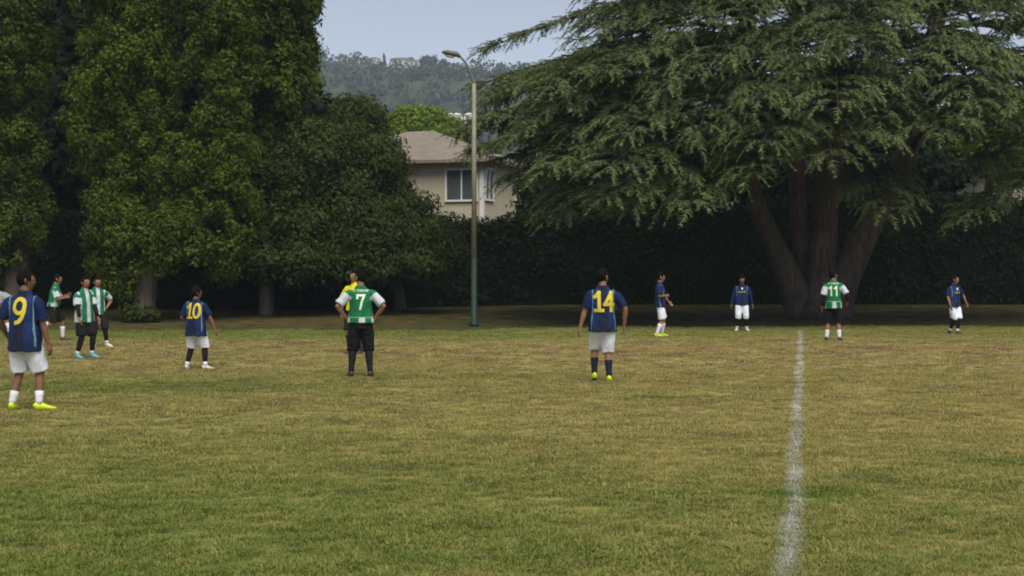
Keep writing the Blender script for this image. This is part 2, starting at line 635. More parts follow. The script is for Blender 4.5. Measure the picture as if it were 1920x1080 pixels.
def crown_mesh(name, clumps, per_m2, leaf, up=0.35, tmean=0.5, keep_back=True, inner=0.25):
    """clumps: (centre, (rx, ry, rz)); leaves sit in the outer skin of each clump"""
    Vs, Qs, Ts = [], [], []
    off = 0
    for c, r in clumps:
        r = np.array(r)
        area = 4 * math.pi * ((r[0] * r[1]) ** 1.6 / 3 + (r[0] * r[2]) ** 1.6 / 3 + (r[1] * r[2]) ** 1.6 / 3) ** (1 / 1.6)
        n = max(12, int(area * per_m2))
        d = unit(RNG.normal(size=(n, 3)))
        if not keep_back:
            d = d[(d[:, 1] < 0.45) | (RNG.random(n) < 0.25)]
            n = len(d)
        rr = np.where(RNG.random(n) < inner, RNG.uniform(0.35, 0.85, n), RNG.uniform(0.82, 1.12, n))
        ph = RNG.uniform(0, 6.28, 3)
        lump = 1 + 0.16 * np.sin(d[:, 0] * 5 + ph[0]) + 0.14 * np.sin(d[:, 2] * 6 + ph[1]) + 0.12 * np.sin(d[:, 1] * 7 + ph[2])
        C = np.array(c) + d * r * (rr * lump)[:, None]
        nn = unit(d + RNG.normal(size=(n, 3)) * 0.42 + np.array([0, 0, up]))
        ax = np.cross(nn, RNG.normal(size=(n, 3)))
        ax[:, 2] -= 0.35
        ln = leaf * RNG.uniform(0.6, 1.4, n)
        ax = unit(ax)
        sdv = unit(np.cross(nn, ax)) * (ln * RNG.uniform(0.28, 0.42, n))[:, None]
        V = np.empty((n, 3, 3))
        V[:, 0] = C - sdv
        V[:, 1] = C + sdv
        V[:, 2] = C + ax * ln[:, None]
        V = V.reshape(-1, 3)
        Q = np.arange(n * 3).reshape(n, 3)
        t = np.clip(RNG.normal(tmean, 0.18) + RNG.normal(0, 0.2, n), 0, 1)
        Vs.append(V); Qs.append(Q + off); Ts.append(np.repeat(t, 3))
        off += len(V)
    return mesh_np(name, np.concatenate(Vs), np.concatenate(Qs), np.concatenate(Ts))


def trunk_mesh(name, stems, n=14, rough=0.06):
    mb = MB()
    for pts, rad in stems:
        pts = [Vector(p) for p in pts]
        # resample by Catmull-Rom
        P2, R2 = [], []
        for i in range(len(pts) - 1):
            p0, p1, p2, p3 = pts[max(0, i - 1)], pts[i], pts[i + 1], pts[min(len(pts) - 1, i + 2)]
            for s in np.linspace(0, 1, 6, endpoint=False):
                P2.append(0.5 * ((2 * p1) + (p2 - p0) * s + (2 * p0 - 5 * p1 + 4 * p2 - p3) * s * s + (3 * p1 - p0 - 3 * p2 + p3) * s ** 3))
                R2.append(rad[i] * (1 - s) + rad[i + 1] * s)
        P2.append(pts[-1]); R2.append(rad[-1])
        o = len(mb.V)
        mb.tube(P2, R2, n)
        for q in range(len(P2)):
            for j in range(n):
                v = mb.V[o + q * n + j]
                d = v - P2[q]
                k = 1 + rough * 3 * noise.noise((d.x * 4 / max(R2[q], .05) * .5, d.y * 4 / max(R2[q], .05) * .5, v.z * 0.35)) 
                mb.V[o + q * n + j] = P2[q] + d * k
    return mb.mesh(name)


def column_clumps(px, hw, Y, ytop, ybot, prof=None, seed=1, depth=0.9):
    """a tall column of upright foliage lobes, each lobe covered with small clumps"""
    rg = random.Random(seed)
    out = []
    c = P(px, 500, Y)
    z0 = P(px, ybot, Y).z
    z1 = P(px, ytop, Y).z
    Rm = hw / F * Y
    z = z0
    while z < z1:
        t = (z - z0) / (z1 - z0)
        Rz = max(0.5, Rm * (prof(t) if prof else 1) * (1 + 0.14 * math.sin(z * 1.3 + seed)))
        n = max(3, int(2 * math.pi * Rz / 1.55))
        a0 = rg.uniform(0, 6.28)
        for k in range(n):
            a = a0 + 2 * math.pi * (k + rg.uniform(-0.3, 0.3)) / n
            R1 = rg.uniform(0.5, 0.95)
            q = max(0.1, Rz - R1 * 0.8) * rg.uniform(0.8, 1.12)
            lc = Vector((c.x + q * math.cos(a), Y + q * math.sin(a) * depth, z + rg.uniform(-0.5, 0.5)))
            hgt = R1 * rg.uniform(1.2, 1.8)
            for _ in range(int(7 + 9 * R1)):
                d = Vector((rg.gauss(0, 1), rg.gauss(0, 1), rg.gauss(0.15, 1))).normalized()
                r = rg.uniform(0.2, 0.42)
                tp = 1 - 0.45 * max(0, d.z)
                out.append(((lc.x + d.x * R1 * 0.85 * tp, lc.y + d.y * R1 * 0.85 * tp, lc.z + d.z * hgt), (r, r, r * rg.uniform(0.8, 1.5))))
        if Rz > 1.0:
            out.append(((c.x, Y, z), (Rz * 0.5, Rz * 0.5, 0.7)))
        z += 1.15 * rg.uniform(0.8, 1.2)
    return out


def tree(name, label, loc, clumps, stems, leafmat, barkmat, per, leaf, group=None, cat='tree', **kw):
    root = empty(name, loc)
    cm = crown_mesh('crown', [((c[0] - loc[0], c[1] - loc[1], c[2] - loc[2]), r) for c, r in clumps], per, leaf, **kw)
    link('crown', cm, MATS[leafmat], root, smooth=False)
    st = [([Vector(p) - Vector(loc) for p in pts], rad) for pts, rad in stems]
    link('trunk', trunk_mesh('trunk', st), MATS[barkmat], root)
    tag(root, label, cat, group)
    return root


def on_ground(px, Y):
    v = P(px, 500, Y)
    v.z = gz(v.x, Y) - 0.05
    return v


# tall olive-green trees on the left
b1 = on_ground(25, 45.5)
cl = column_clumps(-2, 98, 45.5, -420, 470, lambda t: 0.75 + 0.5 * math.sin(min(1, t * 1.6) * 1.5) - 0.55 * t, seed=3)
tree('tall_tree', 'tall olive green tree with low hanging foliage behind the number 9 player', b1, cl,
     [([b1, b1 + Vector((0.1, 0.1, 2.5)), b1 + Vector((0, 0.1, 8)), b1 + Vector((0.1, 0, 16))], [0.42, 0.34, 0.25, 0.06])],
     'leaf_olive', 'bark_grey', 118, 0.115, 'tall olive green trees behind the pitch', tmean=0.42)
b2 = Vector(on_ground(268, 44.5))
cl = column_clumps(232, 92, 44.6, -430, 475, lambda t: 0.72 + 0.55 * math.sin(min(1, t * 1.8) * 1.5) - 0.55 * t, seed=5)
cl += column_clumps(414, 68, 44.9, -380, 462, lambda t: 0.85 + 0.35 * math.sin(min(1, t * 1.8) * 1.5) - 0.5 * t, seed=8)
cl += column_clumps(322, 55, 43.9, 270, 425, lambda t: 1 - 0.5 * t, seed=14)
t1, t2 = P(300, 440, 44.6), P(240, 250, 44.6)
tree('tall_tree', 'tall olive green tree with a bare leaning trunk and two columns of foliage', b2, cl,
     [([b2, P(276, 530, 44.5), t1, P(285, 330, 44.6), t2, P(238, -200, 44.6)], [0.40, 0.30, 0.27, 0.24, 0.2, 0.06]),
      ([P(294, 470, 44.55), P(350, 380, 44.8), P(400, 250, 44.9), P(402, -150, 44.9)], [0.2, 0.2, 0.17, 0.05])],
     'leaf_olive', 'bark_grey', 118, 0.115, 'tall olive green trees behind the pitch', tmean=0.5)
b3 = on_ground(500, 47.5)
cl = column_clumps(505, 105, 47.5, -420, 330, lambda t: 0.38 + 1.45 * t if t < 0.45 else 1.03 - 0.6 * (t - 0.45), seed=9)
tree('tall_tree', 'tall olive green tree on the hill view side, rising behind the round dark oaks', b3, cl,
     [([b3, b3 + Vector((0, 0, 3)), b3 + Vector((0.1, 0, 9)), b3 + Vector((0.1, 0, 16))], [0.26, 0.22, 0.18, 0.06])],
     'leaf_olive', 'bark_grey', 95, 0.15, 'tall olive green trees behind the pitch', tmean=0.38)


def blob_clumps(lobes, seed, cr=(0.5, 0.9), dens=1.0):
    """lobes in photo pixels: (px, py, Y, rx_px, ry_px) -> surface clumps"""
    rg = random.Random(seed)
    out = []
    for px, py, Y, rx, ry in lobes:
        c = P(px, py, Y)
        a, b = rx / F * Y, ry / F * Y
        n = int(dens * 4 * math.pi * (a * a + 2 * a * b) / 3 / 0.95) + 5
        for _ in range(n):
            d = Vector((rg.gauss(0, 1), rg.gauss(0, 1), rg.gauss(0, 1))).normalized()
            r = rg.uniform(cr[0] * 0.7, cr[1])
            q = (1 - 0.6 * r / max(a, b, r)) * rg.uniform(0.82, 1.14)
            out.append(((c.x + d.x * a * q, c.y + d.y * (a * 0.8) * q, c.z + d.z * b * q), (r * 1.15, r * 1.15, r * rg.uniform(0.6, 0.9))))
        out.append(((c.x, c.y, c.z), (a * 0.7, a * 0.6, b * 0.7)))
    return out


bo = on_ground(498, 47.0)
tree('oak_tree', 'round dark green oak with a slim bare trunk beside the leaning tree', bo,
     blob_clumps([(520, 370, 47.0, 105, 85), (470, 440, 46.6, 70, 50), (570, 300, 47.6, 90, 80), (560, 440, 46.6, 75, 48), (440, 360, 47.4, 60, 70), (500, 482, 46.2, 40, 20), (570, 488, 46.2, 45, 20), (430, 470, 46.2, 35, 25)], 21),
     [([bo, P(499, 540, 47), P(505, 470, 47), P(530, 350, 47)], [0.24, 0.19, 0.17, 0.08]),
      ([P(503, 490, 47), P(470, 430, 46.8), P(455, 390, 46.8)], [0.1, 0.08, 0.03]),
      ([P(505, 470, 47), P(560, 400, 47), P(590, 330, 47.4)], [0.1, 0.08, 0.03])],
     'leaf_oak', 'bark_grey', 80, 0.125, 'dark oaks in front of the hedge', tmean=0.42)
bo = on_ground(752, 50.0)
tree('oak_tree', 'wide dark green oak whose low skirt of leaves reaches towards the lamp post', bo,
     blob_clumps([(676, 335, 48.2, 92, 75), (640, 390, 47.6, 90, 70), (745, 385, 48.4, 62, 55), (720, 455, 47.6, 110, 42), (640, 460, 47.4, 60, 38), (800, 450, 48.2, 48, 34), (660, 300, 48.8, 70, 70), (690, 492, 46.8, 60, 18), (780, 492, 47.2, 50, 20), (835, 480, 48.0, 30, 24), (625, 490, 46.8, 35, 16)], 22),
     [([bo, P(748, 540, 49.6), P(735, 470, 48.6), P(715, 350, 48.3)], [0.22, 0.17, 0.15, 0.07]),
      ([P(738, 490, 48.4), P(690, 430, 48), P(650, 390, 47.8)], [0.1, 0.08, 0.03])],
     'leaf_oak', 'bark_grey', 80, 0.125, 'dark oaks in front of the hedge', tmean=0.45)
bo = on_ground(640, 58)
tree('oak_tree', 'taller dark oak whose rounded top stands against the wooded hill', bo,
     blob_clumps([(640, 240, 58, 75, 55), (668, 225, 58, 46, 40), (590, 230, 58.5, 50, 55), (640, 330, 58, 110, 80), (700, 300, 58, 40, 55)], 23),
     [([bo, P(640, 430, 58), P(642, 260, 58)], [0.3, 0.24, 0.1])],
     'leaf_oak', 'bark_grey', 75, 0.15, 'dark oaks in front of the hedge', tmean=0.55)
bo = on_ground(795, 84)
tree('lime_green_tree', 'bright yellow green tree top rising behind the house roof', bo,
     blob_clumps([(785, 232, 84, 50, 32), (745, 248, 84, 30, 24), (835, 244, 84.5, 34, 20), (790, 270, 84, 80, 40)], 24),
     [([bo, P(795, 350, 84), P(792, 240, 84)], [0.3, 0.22, 0.1])],
     'leaf_lime', 'bark_grey', 52, 0.2, tmean=0.6)
bo = on_ground(1110, 58)
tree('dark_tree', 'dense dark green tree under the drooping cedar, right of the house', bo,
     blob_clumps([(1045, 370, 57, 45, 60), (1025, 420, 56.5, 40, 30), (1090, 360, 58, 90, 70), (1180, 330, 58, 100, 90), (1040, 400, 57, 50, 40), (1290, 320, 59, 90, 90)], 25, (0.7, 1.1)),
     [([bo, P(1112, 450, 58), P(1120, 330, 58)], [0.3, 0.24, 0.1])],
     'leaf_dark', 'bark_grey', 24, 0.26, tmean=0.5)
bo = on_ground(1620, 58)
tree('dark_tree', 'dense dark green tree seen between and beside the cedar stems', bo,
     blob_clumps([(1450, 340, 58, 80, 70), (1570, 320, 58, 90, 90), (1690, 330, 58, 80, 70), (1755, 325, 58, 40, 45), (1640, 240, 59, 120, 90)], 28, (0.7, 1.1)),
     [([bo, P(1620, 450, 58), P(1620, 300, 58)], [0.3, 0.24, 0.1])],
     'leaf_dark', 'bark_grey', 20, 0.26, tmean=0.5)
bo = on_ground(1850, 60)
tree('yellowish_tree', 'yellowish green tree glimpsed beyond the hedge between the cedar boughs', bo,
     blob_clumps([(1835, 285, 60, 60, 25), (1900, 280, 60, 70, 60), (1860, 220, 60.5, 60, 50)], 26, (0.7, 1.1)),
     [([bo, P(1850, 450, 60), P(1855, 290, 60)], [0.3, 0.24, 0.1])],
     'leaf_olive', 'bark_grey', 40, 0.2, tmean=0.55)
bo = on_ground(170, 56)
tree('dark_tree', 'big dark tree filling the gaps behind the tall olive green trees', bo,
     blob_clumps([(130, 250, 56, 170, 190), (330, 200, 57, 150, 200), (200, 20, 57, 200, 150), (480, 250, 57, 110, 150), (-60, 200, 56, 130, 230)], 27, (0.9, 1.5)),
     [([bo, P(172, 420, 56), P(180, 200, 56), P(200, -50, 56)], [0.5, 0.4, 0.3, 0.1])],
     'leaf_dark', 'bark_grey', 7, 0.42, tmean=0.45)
# bush at the foot of the leaning trunk
bs = on_ground(262, 43.9)
root = empty('shrub', bs)
link('foliage', crown_mesh('foliage', [((random.Random(i).uniform(-0.5, 0.5), random.Random(i + 9).uniform(-0.3, 0.3), random.Random(i + 5).uniform(0.12, 0.5)), (0.28, 0.28, 0.22)) for i in range(8)], 130, 0.12), MATS['leaf_oak'], root, False)
link('stem', trunk_mesh('stem', [([(0, 0, 0), (0.05, 0, 0.3), (0.1, 0, 0.5)], [0.03, 0.02, 0.01])]), MATS['bark_grey'], root)
tag(root, 'small leafy bush at the foot of the leaning trunk', 'shrub')

# ------------------------------------------------------------------ hedge behind everything
def hedge():
    root = empty('hedge', (0, 53.2, 0.3))
    mb = MB()
    rg = np.random.default_rng(4)
    topz = lambda x: 3.35 + 0.25 * math.sin(x * 0.21) + 0.9 * sst(6, 16, x) + 0.25 * noise.noise((x * 0.5, 0, 0))
    bend = lambda x: -3.0 * sst(3, -7, x)
    X = np.arange(-34, 36.1, 1.0)
    V, Fc = [], []
    for i, x in enumerate(X):
        h = topz(x) - 0.12
        q = bend(x)
        V += [(x, q - 0.55, -0.45), (x, q - 0.55, h), (x, q + 0.9, h), (x, q + 0.9, -0.45)]
        if i:
            o = 4 * (i - 1)
            Fc += [(o, o + 4, o + 5, o + 1), (o + 1, o + 5, o + 6, o + 2), (o + 2, o + 6, o + 7, o + 3)]
    Fc += [(0, 1, 2, 3), tuple(4 * (len(X) - 1) + k for k in (3, 2, 1, 0))]
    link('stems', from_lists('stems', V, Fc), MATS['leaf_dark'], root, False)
    n = 54000
    x = rg.uniform(-34, 36, n)
    tz = np.array([topz(a) for a in x])
    top = rg.random(n) < 0.25
    z = np.where(top, tz + rg.normal(0, 0.1, n), rg.uniform(-0.2, 1, n) * tz)
    bul = np.array([noise.noise((a * 0.8, 0, b * 0.8)) for a, b in zip(x, z)])
    y = np.where(top, rg.uniform(-0.65, 0.95, n), -0.62 - 0.22 * bul + rg.normal(0, 0.06, n))
    y = y + np.array([bend(a) for a in x])
    C = np.stack([x, y, z], 1)
    base = np.where(top[:, None], np.array([0, -0.3, 1.0]), np.array([0, -1.0, 0.35]))
    nn = unit(base + rg.normal(size=(n, 3)) * 0.5)
    ax = np.cross(nn, rg.normal(size=(n, 3)))
    ax[:, 2] -= 0.3
    ln = 0.15 * rg.uniform(0.6, 1.4, n)
    ax = unit(ax)
    sdv = unit(np.cross(nn, ax)) * (ln * 0.36)[:, None]
    V = np.stack([C - sdv, C + sdv, C + ax * ln[:, None]], 1).reshape(-1, 3)
    Q = np.arange(n * 3).reshape(n, 3)
    t = np.clip(0.45 + 0.4 * bul + rg.normal(0, 0.12, n), 0, 1)
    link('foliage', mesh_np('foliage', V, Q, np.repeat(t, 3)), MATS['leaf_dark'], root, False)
    tag(root, 'long tall dark green hedge running behind the trees', 'hedge')


hedge()

# ------------------------------------------------------------------ cedars
class Cedar:
    def __init__(s, seed):
        s.rg = random.Random(seed)
        s.fr = []      # frond frames: origin, dir, normal, length, tint
        s.mb = MB()

    def bez(s, a, b, c, t):
        return a * (1 - t) ** 2 + b * (2 * t * (1 - t)) + c * t * t

    def limb(s, a, c, arch=1.2, width=2.2, droop=0.5, t0=0.28, step=0.42, r0=0.11, dens=1.0):
        rg = s.rg
        a, c = Vector(a), Vector(c)
        L = (c - a).length
        b = (a + c) / 2 + Vector((rg.uniform(-0.4, 0.4), rg.uniform(-0.4, 0.4), arch))
        pts = [s.bez(a, b, c, t) for t in np.linspace(0, 1, 12)]
        s.mb.tube(pts, [r0 * (1 - 0.85 * i / 11) for i in range(12)], 6)
        n = int(L * (1 - t0) / step * dens)
        for i in range(n):
            t = t0 + (1 - t0) * (i + rg.random()) / n
            p = s.bez(a, b, c, t)
            tg = (s.bez(a, b, c, min(1, t + 0.02)) - s.bez(a, b, c, t - 0.02)).normalized()
            u = (t - t0) / (1 - t0)
            wl = width * (0.45 + 0.75 * math.sin(math.pi * min(1, 0.25 + u * 0.75))) * rg.uniform(0.6, 1.15)
            if u > 0.9: wl *= 0.6
            for sd_ in (-1, 1):
                an = rg.uniform(0.6, 1.15) * sd_
                h = Vector((tg.x, tg.y, 0)).normalized()
                d = Vector((h.x * math.cos(an) - h.y * math.sin(an), h.x * math.sin(an) + h.y * math.cos(an), rg.uniform(-0.05, 0.16))).normalized()
                l = wl * rg.uniform(0.75, 1.1)
                dz = droop * l * rg.uniform(0.35, 0.75)
                e = p + d * l - Vector((0, 0, dz))
                m = p + d * (l * 0.55) + Vector((0, 0, 0.12 * l))
                s.mb.tube([p, s.bez(p, m, e, 0.33), s.bez(p, m, e, 0.66), e], [0.022, 0.016, 0.011, 0.004], 4, cap=False)
                k = max(2, int(l / 0.21))
                for q in range(k):
                    v = (q + 0.6) / k
                    o = s.bez(p, m, e, v)
                    td = (s.bez(p, m, e, min(1, v + 0.05)) - s.bez(p, m, e, v - 0.05)).normalized()
                    for s2 in (-1, 1):
                        a2 = rg.uniform(0.35, 0.95) * s2
                        f = Vector((td.x * math.cos(a2) - td.y * math.sin(a2), td.x * math.sin(a2) + td.y * math.cos(a2), td.z - rg.uniform(-0.1, 0.45) * (0.45 + v))).normalized()
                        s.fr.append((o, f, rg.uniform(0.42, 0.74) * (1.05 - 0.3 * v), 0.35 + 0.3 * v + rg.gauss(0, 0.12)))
                s.fr.append((e, ((e - m).normalized() + Vector((0, 0, -0.2))).normalized(), rg.uniform(0.5, 0.8), 0.7))
        s.fr.append((c, (c - b).normalized(), 0.8, 0.7))

    def fronds(s, name, seed, k=20):
        rg = np.random.default_rng(seed)
        O = np.array([f[0] for f in s.fr]); D = np.array([f[1] for f in s.fr])
        L = np.array([f[2] for f in s.fr]); T = np.array([f[3] for f in s.fr])
        n = len(O)
        up = np.tile(np.array([0, 0, 1.0]), (n, 1)) + rg.normal(size=(n, 3)) * 0.25
        S = unit(np.cross(D, up))
        Nn = unit(np.cross(S, D))
        Vs, Ts = [], []
        for j in range(k):
            u = (j + 0.5) / k
            sg = 1 if j % 2 else -1
            w = L * (0.36 * (1 - 0.7 * u)) * rg.uniform(0.7, 1.25, n)
            base = O + D * (L * u)[:, None] - Nn * (0.2 * L * u * u)[:, None]
            ax = unit(D * rg.uniform(0.45, 0.9, n)[:, None] + S * sg * rg.uniform(0.4, 1.0, n)[:, None] - Nn * rg.uniform(-0.25, 0.55, n)[:, None])
            ln = np.maximum(w, 0.10)
            side = unit(np.cross(unit(Nn + rg.normal(size=(n, 3)) * 0.8), ax)) * (0.015 * rg.uniform(0.8, 1.6, n))[:, None]
            V = np.empty((n, 3, 3))
            V[:, 0] = base - side
            V[:, 1] = base + side
            V[:, 2] = base + ax * ln[:, None]
            Vs.append(V.reshape(-1, 3))
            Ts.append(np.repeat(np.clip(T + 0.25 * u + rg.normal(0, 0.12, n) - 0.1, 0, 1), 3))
        V = np.concatenate(Vs)
        return mesh_np(name, V, np.arange(len(V)).reshape(-1, 3), np.concatenate(Ts))

    def finish(s, name, label, loc, stems, seed, k=20):
        root = empty(name, loc)
        lo = np.array(loc)
        me = s.fronds('crown', seed, k)
        co = np.empty(len(me.vertices) * 3, dtype=np.float32)
        me.vertices.foreach_get('co', co)
        me.vertices.foreach_set('co', (co.reshape(-1, 3) - lo).astype(np.float32).ravel())
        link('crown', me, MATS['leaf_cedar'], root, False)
        s.mb.V = [v - Vector(loc) for v in s.mb.V]
        s.mb.build('branches', MATS['bark_twig'], root)
        link('trunk', trunk_mesh('trunk', [([Vector(p) - Vector(loc) for p in pts], rad) for pts, rad in stems], 18, 0.07), MATS['bark_cedar'], root)
        tag(root, label, 'tree', 'cedars behind the pitch')
        return root


CB = on_ground(1535, 47.0)
cd = Cedar(77)
stems = [([P(1512, 596, 46.8), P(1490, 545, 46.6), P(1452, 460, 46.4), P(1418, 380, 46.3), P(1406, 300, 46.4), P(1400, 150, 46.6), P(1392, -100, 47), P(1390, -350, 47)], [0.85, 0.58, 0.44, 0.36, 0.33, 0.28, 0.2, 0.06]),
         ([P(1520, 596, 47.2), P(1510, 520, 47.3), P(1500, 420, 47.4), P(1494, 300, 47.5), P(1488, 100, 47.6), P(1480, -300, 48)], [0.75, 0.45, 0.37, 0.33, 0.28, 0.08]),
         ([P(1540, 598, 47.0), P(1540, 530, 47.0), P(1545, 430, 47.0), P(1556, 300, 47.0), P(1570, 80, 47), P(1580, -250, 47), P(1585, -480, 47)], [1.15, 0.8, 0.55, 0.48, 0.4, 0.25, 0.06]),
         ([P(1556, 596, 46.9), P(1578, 530, 46.8), P(1622, 440, 46.7), P(1672, 350, 46.7), P(1712, 250, 46.8), P(1740, 120, 47), P(1765, -60, 47.2), P(1780, -350, 47.4)], [0.95, 0.68, 0.54, 0.46, 0.42, 0.38, 0.3, 0.08]),
         ([P(1530, 596, 46.2), P(1530, 575, 46.35), P(1532, 520, 46.7)], [0.7, 0.55, 0.3])]
# boughs: (start px, py, Y) -> (tip px, py, Y), with arch, width, droop
boughs = [
    # long boughs to the left, lowest to highest
    ((1420, 330, 46.4), (935, 300, 45.0), 1.3, 1.5, 0.45),
    ((1420, 320, 46.4), (960, 345, 42.5), 1.5, 1.7, 0.55),
    ((1415, 320, 46.3), (1060, 375, 40.5), 1.5, 1.8, 0.6),
    ((1430, 315, 46.3), (1180, 385, 39.0), 1.6, 1.9, 0.6),
    ((1440, 315, 46.3), (1290, 392, 38.2), 1.5, 1.5, 0.6),
    ((1480, 310, 46.6), (1400, 330, 38.0), 1.5, 1.6, 0.5),
    ((1405, 270, 46.4), (860, 245, 45.5), 0.9, 1.4, 0.4),
    ((1405, 260, 46.4), (940, 270, 42.5), 1.3, 1.7, 0.5),
    ((1405, 260, 46.4), (1080, 300, 40.0), 1.4, 1.8, 0.5),
    ((1405, 250, 46.4), (1230, 310, 38.5), 1.5, 1.8, 0.5),
    ((1405, 190, 46.4), (905, 195, 45.5), 1.0, 1.5, 0.4),
    ((1403, 190, 46.4), (1000, 215, 42.0), 1.2, 1.7, 0.5),
    ((1403, 180, 46.4), (1140, 235, 39.5), 1.4, 1.8, 0.5),
    ((1400, 170, 46.5), (1310, 245, 38.5), 1.4, 1.8, 0.5),
    ((1400, 120, 46.6), (890, 160, 46.5), 0.8, 1.3, 0.4),
    ((1400, 110, 46.6), (1010, 140, 43.5), 1.0, 1.5, 0.45),
    ((1400, 100, 46.6), (1150, 150, 41.0), 1.1, 1.6, 0.45),
    ((1395, 60, 46.8), (1090, 95, 44.5), 0.8, 1.2, 0.4),
    ((1395, 30, 46.8), (1200, 70, 42.5), 0.9, 1.5, 0.4),
    ((1392, -30, 46.8), (905, 95, 46.5), 0.6, 0.6, 0.3),
    ((1392, -60, 46.8), (1100, -10, 44.5), 0.8, 1.2, 0.4),
    ((1420, 300, 46.4), (880, 285, 44.5), 1.1, 1.3, 0.4),
    ((1410, 230, 46.4), (895, 225, 44.0), 1.0, 1.4, 0.4),
    ((1410, 150, 46.4), (915, 175, 44.0), 0.9, 1.4, 0.4),
    # towards the camera
    ((1500, 250, 46.8), (1430, 270, 37.5), 1.3, 1.9, 0.5),
    ((1540, 260, 46.6), (1560, 300, 37.5), 1.4, 1.9, 0.5),
    ((1600, 330, 46.4), (1670, 400, 39.5), 1.1, 1.3, 0.7),
    ((1640, 320, 46.4), (1640, 390, 40.5), 0.9, 1.0, 0.7),
    ((1490, 170, 46.9), (1420, 190, 37.8), 1.3, 1.9, 0.5),
    ((1560, 170, 46.7), (1570, 200, 37.0), 1.4, 1.9, 0.5),
    ((1490, 90, 46.9), (1330, 130, 39.0), 1.2, 1.8, 0.5),
    ((1560, 90, 46.8), (1500, 120, 38.0), 1.3, 1.9, 0.5),
    ((1565, 40, 46.8), (1620, 90, 38.0), 1.2, 1.8, 0.5),
    ((1485, 10, 47.0), (1380, 40, 39.5), 1.0, 1.6, 0.45),
    # to the right
    ((1710, 280, 46.7), (1760, 250, 38.5), 1.3, 1.8, 0.5),
    ((1715, 240, 46.8), (1880, 330, 41.5), 1.6, 1.8, 0.5),
    ((1725, 200, 46.8), (1960, 230, 43.0), 1.2, 1.8, 0.5),
    ((1735, 150, 46.9), (1830, 190, 38.5), 1.3, 1.9, 0.5),
    ((1740, 110, 47.0), (1700, 140, 38.5), 1.2, 1.8, 0.5),
    ((1750, 60, 47.0), (2010, 120, 44.0), 1.0, 1.6, 0.45),
    ((1760, 0, 47.1), (1660, 40, 40.0), 1.0, 1.4, 0.45),
    # away from the camera
    ((1500, 240, 47.6), (1380, 260, 55.0), 1.0, 1.8, 0.4),
    ((1600, 220, 47.4), (1680, 240, 55.0), 1.0, 1.8, 0.4),
    ((1480, 120, 47.8), (1250, 140, 53.0), 1.0, 1.8, 0.4),
    ((1570, 60, 47.4), (1600, 80, 54.0), 1.0, 1.8, 0.4),
]
for a, c, arch, w, dr in boughs:
    lf = 1.3 if c[0] < 1020 else 1.0
    cd.limb(P(*a), P(*c), arch * 1.25, w * (0.8 + 0.2 * lf), dr * 0.55, dens=0.95 * lf)
# rows of boughs reaching out towards the pitch and to both sides
rg = cd.rg
for py0, y0, xs0 in ((10, 40.5, 1130), (85, 39.5, 1060), (160, 39.0, 1010), (240, 38.6, 970), (318, 38.8, 985), (392, 39.0, 1010)):
    xx = xs0 + rg.uniform(0, 40)
    while xx < (1960 if py0 < 300 else 1330):
        py_ = py0 + rg.uniform(-22, 22)
        sx_ = 1400 if xx < 1440 else 1560 if xx < 1650 else 1735
        if not (py0 > 250 and 1470 < xx < 1800):
            cd.limb(P(sx_ + rg.uniform(-10, 10), py_ - rg.uniform(20, 60), 46.7), P(xx, py_, y0 + rg.uniform(-0.8, 2.8)), rg.uniform(1.2, 2.2), rg.uniform(1.3, 1.8), 0.2, t0=0.36, dens=1.15)
        xx += rg.uniform(80, 120)
# high boughs above the frame that shade the lower ones
for i in range(16):
    rg = cd.rg
    an = rg.uniform(0, 6.28)
    z = rg.uniform(12.0, 17.5)
    l = rg.uniform(5.5, 9.0) * (1 - (z - 12) / 12)
    st = Vector((CB.x + rg.uniform(-2.5, 3.5), CB.y, z))
    cd.limb(st, st + Vector((math.cos(an) * l, math.sin(an) * l, -1.2)), 0.9, 1.7, 0.4, dens=0.55)
stems = [(p, [q * 0.84 for q in r]) for p, r in stems]
cd.finish('cedar_tree', 'huge spreading cedar with several thick stems rising from one base', CB, stems, 31, k=24)

CB2 = on_ground(2190, 46.5)
c2 = Cedar(78)
st0 = CB2
for a, c, arch, w, dr in (
        ((2185, 330, 46.5), (1795, 412, 40.5), 1.5, 1.2, 0.45),
        ((2185, 300, 46.5), (1900, 350, 40.0), 1.4, 1.6, 0.5),
        ((2185, 240, 46.5), (1850, 300, 44.5), 1.2, 1.6, 0.45),
        ((2185, 180, 46.5), (1890, 210, 41.0), 1.2, 1.6, 0.5),
        ((2185, 120, 46.5), (1860, 130, 44.0), 1.0, 1.5, 0.5),
        ((2185, 40, 46.5), (1900, 60, 42.0), 1.0, 1.5, 0.5),
        ((2185, 200, 46.5), (2300, 240, 39.0), 1.2, 1.6, 0.5),
        ((2185, 80, 46.5), (2500, 140, 46.0), 1.2, 1.6, 0.5)):
    c2.limb(P(*a), P(*c), arch * 1.2, w, dr * 0.6, dens=1.1)
c2.finish('cedar_tree', 'second cedar standing further along the hedge with one low outstretched bough', CB2,
          [([CB2, CB2 + Vector((0, 0, 3)), CB2 + Vector((0.1, 0, 9)), CB2 + Vector((0.1, 0, 16))], [0.6, 0.45, 0.35, 0.08])], 32, k=24)

